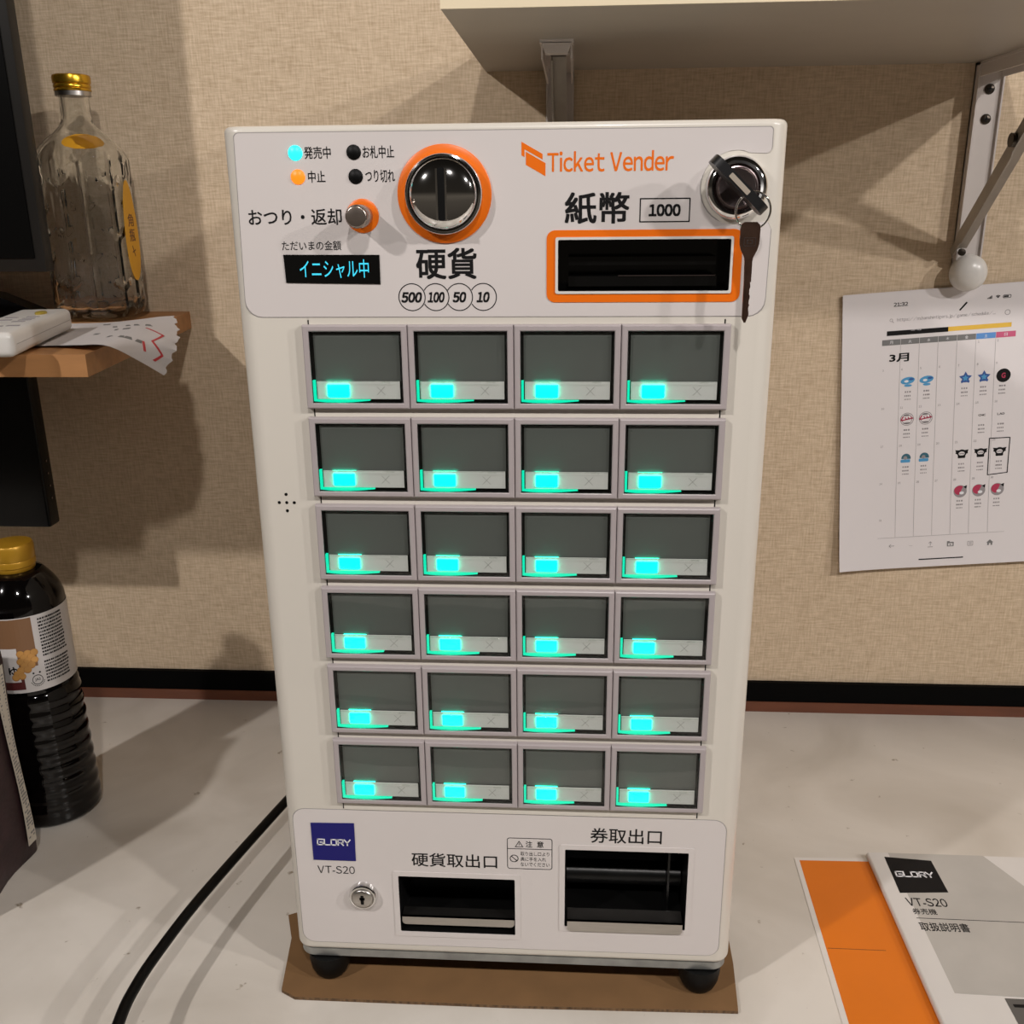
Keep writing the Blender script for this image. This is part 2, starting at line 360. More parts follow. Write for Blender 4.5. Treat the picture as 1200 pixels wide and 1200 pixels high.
# upper panel with the lock notch
lc = (136.0, 553.0)
pts = rrect(-156, 154.5, 480, 585.8, 5, 5)
top = [(154.5, 571), (150, 571)]
notch = []
for a in range(70, 291, 10): notch.append((lc[0]+20.5*math.cos(math.radians(a)), lc[1]+20.5*math.sin(math.radians(a))))
panel = []
for i in range(6):   # top left corner
    a = math.radians(90+18*i); panel.append((-153+3*math.cos(a), 583+3*math.sin(a)))
for i in range(6):
    a = math.radians(180+18*i); panel.append((-148+10*math.cos(a), 490+10*math.sin(a)))
for i in range(6):
    a = math.radians(270+18*i); panel.append((147+10*math.cos(a), 490+10*math.sin(a)))
panel += [(157.5, 530), (155.5, 534)] + notch[::-1][:-1] + [(142.5, 572)]
for i in range(5):
    a = math.radians(270+22.5*i); panel.append((152+3*math.cos(a), 574.5+3*math.sin(a)))
for i in range(5):
    a = math.radians(0+22.5*i); panel.append((153+2*math.cos(a), 583.5+2*math.sin(a)))
b = MB(); b.prism(panel, -0.2, 0.35, F); up = b.build('control_panel', PANEL, mach, smooth=0); boolean_cut(up, holes)
low = [(u, v) for u, v in rrect(-158, 155.5, 8, 126, 9, 6)]
b = MB(); b.prism(low, -0.2, 0.35, F); lo = b.build('dispensing_panel', PANEL, mach, smooth=0); boolean_cut(lo, holes)
# thin grey line round both panels
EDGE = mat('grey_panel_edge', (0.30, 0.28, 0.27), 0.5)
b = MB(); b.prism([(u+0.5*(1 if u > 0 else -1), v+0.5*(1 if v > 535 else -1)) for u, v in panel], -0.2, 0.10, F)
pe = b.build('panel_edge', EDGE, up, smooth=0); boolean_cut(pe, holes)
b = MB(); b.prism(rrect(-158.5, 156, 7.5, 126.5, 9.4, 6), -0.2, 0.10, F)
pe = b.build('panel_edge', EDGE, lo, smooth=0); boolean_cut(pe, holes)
for h in holes: bpy.data.objects.remove(h)

# button field plate with dark side slits
b = MB(); b.box(-0.1203, 0.1347, -0.0002, 0.001, 0.1274, 0.4781, 1); b.box(-0.1194, 0.1338, -0.0006, 0.001, 0.1270, 0.4794, 0)
b.build('button_field', [CABINET, BLACK], mach)

# selection buttons
AW, AH, PU, PV = 57.2, 44.5, 65.17, 57.78
def housing_mesh(kind):
    b = MB(); gl = 3.85
    l0, r0 = -gl, AW+gl; bl, br = l0, r0
    if kind == 'left': l0 = bl = l0-0.3
    if kind == 'right': r0 = br = r0+0.3
    def L(a, c, t, bo, wv): return [F(a, bo, wv), F(c, bo, wv), F(c, t, wv), F(a, t, wv)]
    T, B = 3.9, -AH-3.8
    lps = [L(l0, r0, T, B, 0.2), L(l0, r0, T, B, 3.0), L(l0+0.3, r0-0.3, T-0.4, B+0.4, 3.8), L(l0+0.9, r0-0.9, T-1.0, B+1.0, 4.2),
           L(-0.6, AW+0.6, 0.6, -AH-0.6, 4.2), L(0, AW, 0, -AH, 3.8), L(0, AW, 0, -AH, 0.3)]
    b.loops(lps, False, True, mats=[0, 0, 0, 0, 0, 1])  # dark look of the clear cover edges painted into black inner walls and floor
    return b
def make_button():
    root = {}
    for kind in ('left', 'mid', 'right'):
        mb = housing_mesh(kind); o = mb.build('selection_button', [HOUSING, BLACK], org=(0, 0, 0), smooth=25); root[kind] = o
    sub = []
    b = MB(); b.box(*[x*0.001 for x in (1.9, AW-1.8, -0.75, -0.35, -31.2, -1.7)]); sub.append(b.build('name_card', CARD, org=(0,0,0)))
    b = MB(); b.box(*[x*0.001 for x in (2.6, AW-2.2, -2.2, -1.9, -42.2, -31.0)])
    b.prism(strip((40.5, -39.5), (45.5, -34.3), 0.3), 2.1, 2.3, F, 1); b.prism(strip((40.5, -34.3), (45.5, -39.5), 0.24), 2.1, 2.3, F, 1)
    o = b.build('price_card', [PRICE, FAINT], org=(0,0,0)); o['label'] = 'pale strip with a thin cross'; sub.append(o)
    b = MB(); b.rbox(*[x*0.001 for x in (9.3, 23.2, -3.5, -2.0, -40.6, -33.0)], r=0.0004, seg=2); b.box(*[x*0.001 for x in (8.5, 24.0, -1.75, -0.8, -32.6, -31.25)]); o = b.build('indicator_and_glow_bar', CYANLED, org=(0,0,0)); o['label'] = 'glowing cyan light with added glow bar behind the card'; sub.append(o)  # second box: bar added behind the price card to light the name card
    b = MB(); b.prism([(0.5, -30.3), (0.5, -43.4), (1.9, -42.5), (1.9, -30.3)], 1.2, 3.6, F)
    b.prism([(0.5, -43.4), (8, -44.1), (17, -44.3), (26, -43.9), (36, -43.0), (36, -42.6), (1.9, -42.5)], 1.2, 3.6, F)
    o = b.build('light_guide', GUIDE, org=(0,0,0)); o['label'] = 'green glowing edge'; sub.append(o)
    b = MB(); b.rbox(*[x*0.001 for x in (0.4, AW-0.4, -4.7, -3.8, -AH+0.4, -0.4)], r=0.0005, seg=2)
    for uu in (13, 44): b.rbox(*[x*0.001 for x in (uu, uu+5.5, -5.2, -4.6, -31.6, -30.4)], r=0.0003, seg=1)
    b.box(*[x*0.001 for x in (2.4, AW-2.6, -4.95, -4.6, -30.9, -30.5)])
    for uu in (3.6, AW-4.2): b.lathe([(0.7, 4.6), (0.7, 5.1), (0.3, 5.3)], lambda x, y, h, uu=uu: F(uu+x, -3.4+y, h), 10)
    sub.append(b.build('clear_cover', COVER, org=(0,0,0)))
    return root, sub
roots, subs = make_button(); used = set()
for rr in range(6):
    for cc in range(4):
        kind = 'left' if cc == 0 else ('right' if cc == 3 else 'mid')
        src = roots[kind]
        if kind in used: o = src.copy(); C.objects.link(o)
        else: o = src; used.add(kind)
        o.parent = mach
        o.location = Vector(F(-119.2+PU*cc, 471.6-PV*rr, 0.5)) - ORG[mach.name]
        for sp in subs:
            if rr == 0 and cc == 0: s = sp
            else: s = sp.copy(); C.objects.link(s)
            s.parent = o; s.location = (0, 0, 0)

# status lamps
def status(cu, cv, m, label):
    b = MB(); b.lathe([(4.3, 0.3), (4.3, 0.6), (3.9, 1.0), (3.4, 1.2)], lambda x, y, h: F(cu+x, cv+y, h), 28, 1)
    b.lathe([(3.4, 1.0), (3.2, 1.5), (2.0, 2.1), (0.6, 2.3)], lambda x, y, h: F(cu+x, cv+y, h), 24, 0)
    o = b.build('status_lamp', [m, BLACK if m == BLACK else m], mach); o['label'] = label
status(-120.2, 574.8, LAMPCYAN, 'lit cyan status lamp'); status(-119.6, 561.5, LAMPORANGE, 'lit orange status lamp')
status(-85.6, 574.8, BLACK, 'unlit black status lamp'); status(-85.2, 561.4, BLACK, 'unlit black status lamp')

# coin slot
cc_ = (-33, 551)
fc = lambda x, y, h: F(cc_[0]+x, cc_[1]+y, h)
b = MB(); b.lathe([(27.8, 0.2), (27.8, 1.2), (27.2, 1.6), (22, 1.6)], fc, 64, cap1=True); cs = b.build('coin_slot', ORANGE, mach); cs['label'] = 'round coin slot in an orange ring'
b = MB(); b.lathe([(22.8, 1.4), (22.8, 6.5), (22.2, 7.6), (21.4, 7.9), (20.6, 7.4), (20.4, 6.5)], fc, 64, cap1=False); b.build('bezel', CHROME, cs)
b = MB(); prof = [(20.4*math.cos(t), 6.0+9.5*math.sin(t)) for t in [PI/2*k/14 for k in range(14)]] + [(0.3, 15.5)]
b.lathe(prof, fc, 64, cap0=False); b.build('dome', CHROME, cs)
b = MB(); b.prism(rrect(-2.0, 2.0, -14.5, 14.5, 0.8), 8, 15.9, fc); o = b.build('slot', BLACK, cs)
b = MB(); 
for sx in (-2.6, 2.6): b.prism(rrect(sx-0.55, sx+0.55, -14.5, 14, 0.3), 8, 16.1, fc)
b.build('slot_cheek', CHROME, cs)

# return knob
fk = lambda x, y, h: F(-82.3+x, 539.2+y, h)
b = MB(); b.lathe([(9.8, 0.2), (9.8, 0.8), (9.4, 1.1), (7, 1.1)], fk, 48); rk = b.build('return_knob', ORANGE, mach)
b = MB(); b.lathe([(6.3, 1.0), (6.3, 5.0), (6.6, 5.2), (6.6, 18.2), (5.9, 19.4), (5.2, 19.7), (0.4, 19.7)], fk, 40)
b.build('knob', mat('warm_grey_knob_metal', (0.36, 0.30, 0.26), 0.28, 0.9), rk)

# amount display
b = MB(); b.prism([(-132, 517.2), (-73.4, 516.8), (-73.6, 499.6), (-131.5, 500.6)], 0.2, 0.9, F); dsp = b.build('amount_display', GLOSSBLACK, mach, smooth=0)
b = MB(); text_into(b, 'イニシャル中', -122.5, -80.2, 503.3, 514.2, F, 0.85, 0.15, bold=-0.004); o = b.build('display_digits', DIGIT, dsp, smooth=0); o['label'] = 'glowing cyan display characters'

# bill slot
b = MB(); b.frame(rrect(27.0, 141.8, 488.4, 530.2, 5, 6), rrect(32.2, 136.6, 493.4, 526.2, 1.2, 6), 0.2, 0.75, F); bs = b.build('bill_slot', ORANGE, mach); bs['label'] = 'banknote slot in an orange frame'
b = MB(); b.frame(rrect(32.2, 136.6, 493.4, 526.2, 1.2, 6), rrect(33.8, 135.2, 494.9, 524.7, 1, 6), 0.2, 1.4, F); b.build('inner_rim', WHITEPLASTIC, bs)
b = MB()
b.loops([[F(u, v, 0) for u, v in rrect(33.85, 135.15, 494.95, 524.65, 1)], [F(u, v, -29.5) for u, v in rrect(33.85, 135.15, 494.95, 524.65, 1)]], False, True)
b.box(*[x*0.001 for x in (40, 129, 8, 28, 497, 503)]); b.box(*[x*0.001 for x in (40, 129, 14, 28, 509, 514)])
b.build('slot_mouth', GLOSSBLACK, bs)
b = MB(); b.box(*[x*0.001 for x in (70, 128, 7.4, 8.2, 503.0, 503.5)]); b.build('feed_lip', DARKCHROME, bs)

# upper lock
fl = lambda x, y, h: F(lc[0]+x, lc[1]+y, h)
b = MB(); b.lathe([(17.8, 0.2), (17.6, 4.0), (16.4, 6.2), (14.6, 7.0), (13.2, 6.4), (12.6, 4.5)], fl, 56, cap1=False); lk = b.build('lock', CHROME, mach); lk['label'] = 'chrome key lock'
b = MB(); b.lathe([(12.7, 4.5), (11.8, 6.6), (11.2, 6.8), (10.6, 6.0), (10.2, 5.8), (0.3, 5.8)], fl, 48); b.build('key_cylinder', DARKCHROME, lk)
# lower lock
fq = lambda x, y, h: F(-109.2+x, 53+y, h)
b = MB(); b.lathe([(11.0, 0.2), (10.6, 3.5), (9.6, 5.0), (8.6, 5.2), (8.1, 4.6)], fq, 48, cap1=False); l2 = b.build('lock', CHROME, mach); l2['label'] = 'small chrome cabinet lock'
b = MB(); b.lathe([(8.2, 4.2), (7.6, 6.0), (6.8, 6.6), (0.3, 6.6)], fq, 40); b.build('key_cylinder', STEEL, l2)
b = MB(); b.prism(rrect(-1.2, 1.2, -4.2, 3.6, 0.6), 6.5, 6.8, fq); b.prism(rrect(-2.0, 2.0, -0.5, 1.8, 0.5), 6.5, 6.8, fq); b.build('keyhole', BLACK, l2)

# coin tray and ticket tray
def tray(name, u0, u1, v0, v1, dep, lip, label):
    b = MB(); b.frame(rrect(u0-4, u1+4, v0-4, v1+4, 1.5, 6), rrect(u0-0.02, u1+0.02, v0-0.02, v1+0.02, 1, 6), 0.2, 0.9, F)
    t = b.build(name, PANEL, mach); t['label'] = label
    b = MB(); b.loops([[F(u, v, 0.2) for u, v in rrect(u0+0.05, u1-0.05, v0+0.05, v1-0.05, 1)], [F(u, v, -dep+0.5) for u, v in rrect(u0+0.05, u1-0.05, v0+0.05, v1-0.05, 1)]], False, True)
    if name == 'ticket_tray':
        b.lathe([(9, u0+1), (9, u1-1)], lambda x, y, h: (h*0.001, 0.036+x*0.001, 0.052+y*0.001), 24)
        b.box(*[x*0.001 for x in (u1-12, u1-10.5, 20, 50, v0, v1)])
    b.build('tray_well', WELL, t)
    b = MB()
    lp = [(lip[0], lip[3]), (lip[0], lip[2]+3)] + [(lip[0]+3-3*math.cos(a), lip[2]+3-3*math.sin(a)) for a in (0.4, 0.8, 1.2, PI/2)] + \
         [(lip[1]-3+3*math.sin(a), lip[2]+3-3*math.cos(a)) for a in (0, 0.4, 0.8, 1.2)] + [(lip[1], lip[2]+3), (lip[1], lip[3])]
    b.prism(lp, lip[4], lip[5], F); 
    b.box(lip[0]*0.001, lip[1]*0.001, -lip[5]*0.001, 0.012, (lip[3]-0.8)*0.001, lip[3]*0.001)
    b.build('tray_lip', STEEL, t, smooth=20)
tray('coin_tray', -82.5, 4.2, 20.5, 70.6, 45, (-81.5, 3.4, 25.5, 33.0, -3.0, -1.6), 'coin return tray with steel lip')
tray('ticket_tray', 41, 130, 30.3, 98.3, 55, (43, 128, 27.5, 37.0, 0.6, 2.0), 'ticket tray with rounded steel lip')

# speaker holes
b = MB()
for du, dv in ((0,0), (-5,0), (5,0), (0.0,5.6), (0,-5.6)): b.prism(circ(-142.9+du, 360+dv, 1.05, 14), 0.0, 0.12, F)
b.build('speaker_hole', BLACK, mach, smooth=0)['label'] = 'five black speaker holes'

# base plate and feet
b = MB(); b.loops([rr_xy(-0.161, 0.161, 0.003, 0.296, 0.012, -0.0075), rr_xy(-0.163, 0.163, 0.001, 0.298, 0.012, -0.006), rr_xy(-0.163, 0.163, 0.001, 0.298, 0.012, 0.0002)])
b.build('base_plate', ZINC, mach)
for fx, fy in ((-0.142, 0.012), (0.144, 0.012), (-0.142, 0.275), (0.144, 0.275)):
    b = MB(); b.lathe([(0.0160, -0.0072), (0.0160, -0.014), (0.0150, -0.021), (0.0128, -0.0265), (0.0105, -0.0295), (0.009, -0.030)], lambda x, y, h: (fx+x, fy+y, h), 32)
    b.build('rubber_foot', RUBBER, mach)

# printed lettering, logo, badge, caution sticker
b = MB()
for s, a in (('発売中', (-115.0, -99.2, 571.4, 578.2, 0.012)), ('中止', (-113.6, -103.4, 558.2, 564.9, 0.012)), ('お札中止', (-80.4, -61.8, 571.4, 578.3, 0.012)),
             ('つり切れ', (-79.4, -62.0, 558.0, 565.0, 0.012)), ('おつり・返却', (-151.5, -95.0, 534.2, 543.6, 0.012)), ('ただいまの金額', (-132.5, -96.4, 519.6, 525.2, 0.004)),
             ('硬貨', (-51.5, -14.8, 502.3, 520.6, 0.022)), ('紙幣', (37.6, 75.3, 533.6, 551.4, 0.022)), ('1000', (86.6, 105.0, 537.5, 544.4, 0.02)),
             ('500', (-61.4, -48.6, 488.4, 494.8, 0.03)), ('100', (-45.2, -34.8, 488.4, 494.8, 0.03)), ('50', (-30.0, -21.6, 488.4, 494.8, 0.03)), ('10', (-15.4, -7.4, 488.4, 494.8, 0.03))):
    if s.isascii(): text_sans(b, s, *a[:4], F, 0.33, 0.14, bold=0.05, shear=0.0 if s == '1000' else 0.2)
    else: text_into(b, s, *a[:4], F, 0.33, 0.14, bold=a[4])
b.frame(rrect(81.2, 110.5, 534.2, 547.8, 0.3, 2), rrect(81.9, 109.8, 534.9, 547.1, 0.2, 2), 0.33, 0.47, F)
for i, cu in enumerate((-54.7, -40.2, -25.8, -11.3)):
    def arc_ring(cu, r0, r1):
        prev = None
        for k in range(73):
            a = 2*PI*k/72; p0 = (cu+r0*math.cos(a), 491.7+r0*math.sin(a)); p1 = (cu+r1*math.cos(a), 491.7+r1*math.sin(a))
            if prev and (i == 0 or min(math.hypot(p0[0]-(cu-14.5), p0[1]-491.7), math.hypot(prev[0][0]-(cu-14.5), prev[0][1]-491.7)) > 8.2):
                b.prism([prev[0], p0, p1, prev[1]], 0.33, 0.47, F)
            prev = (p0, p1)
    arc_ring(cu, 8.3, 7.75)
b.build('lettering', INK, up, smooth=0)
b = MB(); text_sans(b, 'Ticket Vender', 27.4, 100.0, 562.6, 573.9, F, 0.33, 0.14, bold=0.016)
b.prism([(12.4, 579.4), (24.6, 572.6), (24.6, 569.6), (14.2, 575.2), (14.2, 571.0), (12.4, 572.0)], 0.33, 0.47, F)
b.prism([(14.9, 574.0), (26.3, 567.6), (26.3, 560.4), (14.9, 566.8)], 0.33, 0.47, F)
b.build('logo', ORANGE, up, smooth=0)
b = MB()
for nm, tx, bx, bo in (('coin_tray_lettering', '硬貨取出口', (-71.8, -8.6, 79.6, 91.4), 0.008), ('ticket_tray_lettering', '券取出口', (59.1, 110.2, 104.6, 117.2), 0.008), ('model_lettering', 'VT-S20', (-142.8, -114.8, 70.8, 77.4), 0)):
    b = MB(); (text_sans if tx.isascii() else text_into)(b, tx, *bx, F, 0.33, 0.14, bold=bo); b.build(nm, INK, lo, smooth=0)
b = MB(); b.prism([(-145.2, 114.6), (-112.9, 115.2), (-113.4, 82.6), (-145.2, 82.6)], 0.33, 0.8, F); bd = b.build('maker_badge', NAVY, lo, smooth=0)
b = MB()
def glory(mb, u0, u1, v0, v1, fr, w0, m=0):   # square, wide letterforms drawn as strokes
    n = 5; cw = (u1-u0)/(n+0.32); t = (v1-v0)*0.17
    def seg(k, pts):
        for p, q in zip(pts, pts[1:]):
            A = (u0+k*cw*1.075+p[0]*cw*0.92, v0+p[1]*(v1-v0)); B = (u0+k*cw*1.075+q[0]*cw*0.92, v0+q[1]*(v1-v0))
            d = Vector((B[0]-A[0], B[1]-A[1])).normalized()*t*0.45
            mb.prism(strip((A[0]-d.x, A[1]-d.y), (B[0]+d.x, B[1]+d.y), t), w0, w0+0.14, fr, m)
    seg(0, [(1, .9), (.08, .9), (.02, .1), (.95, .1), (1, .48), (.5, .48)])
    seg(1, [(.08, .9), (.03, .1), (.95, .1)])
    seg(2, [(.08, .9), (.95, .9), (.95, .1), (.05, .1), (.08, .9)])
    seg(3, [(.08, .1), (.08, .9), (.92, .9), (.95, .45), (.1, .45)]); seg(3, [(.5, .45), (.95, .1)])
    seg(4, [(0, .9), (.48, .42), (.98, .9)]); seg(4, [(.48, .42), (.48, .1)])
glory(b, -141.2, -116.2, 95.6, 101.4, F, 0.78); o = b.build('badge_lettering', WHITEINK, bd, smooth=0)
b = MB()
b.frame(rrect(-1.2, 31.8, 80.0, 106.8, 2, 5), rrect(-0.7, 31.3, 80.5, 106.3, 1.6, 5), 0.33, 0.45, F); b.prism([(-1, 97.2), (31.5, 97.2), (31.5, 97.7), (-1, 97.7)], 0.33, 0.45, F)
text_into(b, '注', 12.4, 17.2, 98.9, 104.3, F, 0.33, 0.12, bold=0.01); text_into(b, '意', 20.6, 25.4, 98.9, 104.3, F, 0.33, 0.12, bold=0.01)
for p, q in (((4.9, 99.1), (7.6, 104.0)), ((7.6, 104.0), (10.3, 99.1)), ((10.6, 99.1), (4.6, 99.1)), ((7.6, 102.2), (7.6, 100.4))): b.prism(strip(p, q, 0.5), 0.33, 0.45, F)
b.frame(circ(3.9, 89.0, 3.2, 28), circ(3.9, 89.0, 2.6, 28), 0.33, 0.45, F); b.prism(strip((1.9, 91.0), (5.9, 87.0), 0.6), 0.33, 0.45, F)
for s, u1, v in (('取り出し口より', 29.6, 91.6), ('奥に手を入れ', 27.2, 87.0), ('ないでください', 29.8, 82.4)): text_into(b, s, 8.6, u1, v, v+3.5, F, 0.33, 0.12, res=2)
b.build('caution_sticker', INK, lo, smooth=0)

# ------------------------------------------------------------------ keys in the upper lock
def fkey(x, y, h):     # bow turned 45 degrees in the lock, seen edge-on
    a = math.radians(-44); return F(lc[0]+0.3+x*math.cos(a)-y*math.sin(a), lc[1]-1.2+x*math.sin(a)+y*math.cos(a), h)
k1 = thing('key', F(lc[0], lc[1], 6), 'black-headed key turned in the upper lock of the ticket machine', 'key')
b = MB(); lpk = rrect(-24, 17, 14, 31, 6, 6); b.loops([[fkey(u, -2.6, v) for u, v in lpk], [fkey(u, -3.2+6, v) for u, v in lpk]]) 
b.build('key_head', mat('black_key_plastic', (0.01, 0.01, 0.011), 0.35), k1)
b = MB(); b.prism(rrect(-4.2, 4.2, -0.9, 0.9, 0.2), 5.9, 15, fkey); b.build('blade', STEEL, k1)
b = MB(); b.prism(rrect(-11.5, 3.0, -1.3, 1.5, 0.5), 30.9, 31.4, fkey); b.build('name_plate', KEYTAG, k1)['label'] = 'pale silver plate'
ring_c = (143.0, 540.5); 
b = MB(); pr_ = []
for k in range(49):
    a = 2*PI*k/48; pr_.append(F(ring_c[0]+9.6*math.cos(a), ring_c[1]+10.2*math.sin(a), 22+1.8*math.sin(a)))
b.tube(pr_, 0.0006, 10); tag(b.build('key_ring', CHROME, org=F(ring_c[0], ring_c[1]-10, 22)), 'thin steel ring looped through the key in the upper lock', 'key ring')
kx = 142.3
k2 = thing('key', F(kx, 478, 21), 'loose brown metal key dangling on the ring below the upper lock', 'key')
fh = lambda x, y, h: F(kx+x, 534.5+y, 20.5+h)
bow = [(-3.5, 0), (3.5, 0), (5.2, -1.5), (5.6, -4), (5.4, -12), (4.6, -15), (2.4, -19.5), (2.3, -21), (-2.3, -21), (-2.4, -19.5), (-4.6, -15), (-5.4, -12), (-5.6, -4), (-5.2, -1.5)]
b = MB(); b.prism(bow, -1.0, 1.0, fh); kb = b.build('key_head', KEYBROWN, k2, smooth=20)
b = MB(); b.frame(rrect(-3.4, 3.4, -13.2, -8.4, 0.3, 2), rrect(-3.0, 3.0, -12.8, -8.8, 0.3, 2), 0.95, 1.15, fh); b.frame(rrect(-1.8, 1.8, -12, -9.6, .3, 2), rrect(-1.0, 1.0, -11.6, -10, .3, 2), 0.95, 1.15, fh); b.build('stamped_mark', DARKCHROME, kb)
bl = [(-2.2, -21), (2.2, -21), (2.2, -33)]
for k in range(8): y = -33-k*2.6; bl += [(2.0 if k % 2 else 1.6, y), (1.5 if k % 3 else 1.9, y-1.6)]
bl += [(0.4, -56), (-0.4, -56), (-1.8, -53.5), (-1.8, -33)]
b = MB(); b.prism(bl, -0.7, 0.7, fh); b.box(*[x*0.001 for x in (kx-0.5, kx+0.3, -21.5, -20.9, 480, 512)]); b.build('blade', KEYBROWN, k2, smooth=20)

# ------------------------------------------------------------------ cardboard under the machine
b = MB(); cb = [(-0.176, -0.010), (-0.164, -0.0165), (0.0, -0.0165), (0.171, -0.013), (0.1745, 0.034), (0.178, 0.30), (-0.19, 0.30), (-0.186, 0.075), (-0.1935, 0.071), (-0.1835, 0.045)]
b.loops([[(x, y, ZC) for x, y in cb], [(x, y, -0.0304) for x, y in cb]], m=1); b.loops([[(x, y, -0.0304) for x, y in cb], [(x, y, -0.0300) for x, y in cb]])
tag(b.build('cardboard_sheet', [CARDBOARD, CORRUGATED], org=(0, 0.1, ZC), smooth=0), 'brown corrugated cardboard sheet lying under the ticket machine', 'cardboard')

# ------------------------------------------------------------------ power cord
def spline(pts, n=12):
    P = [Vector(p) for p in pts]; P = [2*P[0]-P[1]] + P + [2*P[-1]-P[-2]]; out = []
    for i in range(1, len(P)-2):
        for k in range(n):
            t = k/n; a, bb, c, d = P[i-1:i+3]
            out.append(0.5*((2*bb) + (c-a)*t + (2*a-5*bb+4*c-d)*t*t + (-a+3*bb-3*c+d)*t**3))
    out.append(P[-2]); return out
zc2 = 0.004
b = MB(); b.tube(spline([(-0.135, 0.335, 0.03), (-0.182, 0.312, 0.018), (-0.200, 0.262, 0.008), (-0.2265, 0.178, zc2), (-0.256, 0.056, zc2), (-0.267, -0.008, zc2), (-0.2705, -0.047, zc2), (-0.268, -0.082, zc2), (-0.258, -0.15, -0.005), (-0.24, -0.24, -0.0285)]), 0.0042, 16)
tag(b.build('power_cord', CABLE, org=(-0.25, 0, ZC)), 'thick black power cord curving over the counter from behind the ticket machine', 'power cord')

# ------------------------------------------------------------------ white wall shelf and brackets
SX0, SX1, SY0, SZ = -0.0455, 0.4335, 0.105, 0.6665
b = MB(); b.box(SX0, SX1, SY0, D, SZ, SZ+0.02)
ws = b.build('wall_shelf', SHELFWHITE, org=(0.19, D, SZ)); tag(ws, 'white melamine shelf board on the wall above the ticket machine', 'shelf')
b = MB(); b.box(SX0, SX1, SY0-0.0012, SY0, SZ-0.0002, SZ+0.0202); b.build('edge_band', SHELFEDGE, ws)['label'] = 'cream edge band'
def bracket(xc, label, so):
    t = thing('shelf_bracket', (xc, D, 0.465), label, 'shelf bracket', 'folding brackets of the white shelf')
    hw = 0.0135
    b = MB(); b.box(xc-hw, xc+hw, D-0.003, D, 0.470, SZ); b.box(xc-hw, xc-hw+0.0015, D-0.012, D, 0.470, SZ); b.box(xc+hw-0.0015, xc+hw, D-0.006, D, 0.470, SZ); b.build('wall_rail', BRACKET, t)
    b = MB(); b.box(xc-hw, xc+hw, 0.245, D-0.003, SZ-0.0025, SZ); b.box(xc-hw+0.001, xc-hw+0.0025, 0.255, D-0.003, SZ-0.013, SZ-0.002); b.box(xc+hw-0.0025, xc+hw-0.001, 0.255, D-0.003, SZ-0.013, SZ-0.002)
    b.prism([(xc-0.012, SZ-0.002), (xc+0.012, SZ-0.002), (xc+0.009, SZ-0.010), (xc-0.009, SZ-0.010)], 0.245, 0.258, lambda u, v, wv: (u, wv, v)); b.build('shelf_arm', BRACKET, t)
    p0 = Vector((xc+so, D-0.009, 0.494)); p1 = Vector((xc+so*0.5, 0.262, SZ-0.0095)); d = (p1-p0).normalized(); a = Vector((1, 0, 0)); c = d.cross(a).normalized()
    b = MB(); L = (p1-p0).length
    fs = lambda u, v, wv: p0 + d*u + c*v + a*wv
    b.prism([(-0.004, -0.006), (0.016, -0.006), (0.020, -0.0085), (L*0.55, -0.0085), (L*0.55+0.004, -0.006), (L, -0.006), (L, 0.006), (0.018, 0.006), (0.012, 0.004), (-0.004, 0.004)], -0.0065, -0.005, fs)
    b.prism([(0.004, -0.0015), (L, -0.0015), (L, 0.006), (0.004, 0.006)], -0.0055, 0.006, fs)
    st = b.build('strut', BRACKETGREY, t)
    b = MB(); b.lathe([(0.006, -0.0105), (0.006, -0.007), (0.004, -0.0065)], lambda x, y, h: p0+d*(L*0.6+x)+c*y+a*h, 20); b.build('pivot_pin', SCREW, st)
    b = MB(); b.lathe([(0.0035, 0), (0.0035, 0.003), (0.001, 0.0035)], lambda x, y, h: (xc+so+x, D-0.0165-h, 0.492+y), 18); b.build('pivot_pin', SCREW, st)
    b = MB(); b.lathe([(0.006, 0), (0.0155, 0.002), (0.0185, 0.008), (0.0175, 0.015), (0.012, 0.0205), (0.004, 0.0225)], lambda x, y, h: (xc+x*0.98, D-0.002-h, 0.4715+y), 36); b.build('end_cap', WHITEPLASTIC, t)
    for zz in (0.643, 0.616):
        b = MB(); b.lathe([(0.0048, 0.0025), (0.0048, 0.0038), (0.003, 0.0050), (0.0006, 0.0050)], lambda x, y, h: (xc+0.001+x, D-h, zz+y), 20)
        for q in (0, PI/2): b.prism(strip((-0.003*math.cos(q), -0.003*math.sin(q)), (0.003*math.cos(q), 0.003*math.sin(q)), 0.0009), 0.0050, 0.0053, lambda u, v, wv: (xc+0.001+u, D-wv, zz+v), 1)
        b.build('screw', [SCREW, BLACK], t)
bracket(0.028, 'white folding shelf bracket whose rail drops behind the top of the ticket machine', 0.003)
bracket(0.4395, 'white folding shelf bracket with round end cap just above the printed calendar', -0.011)

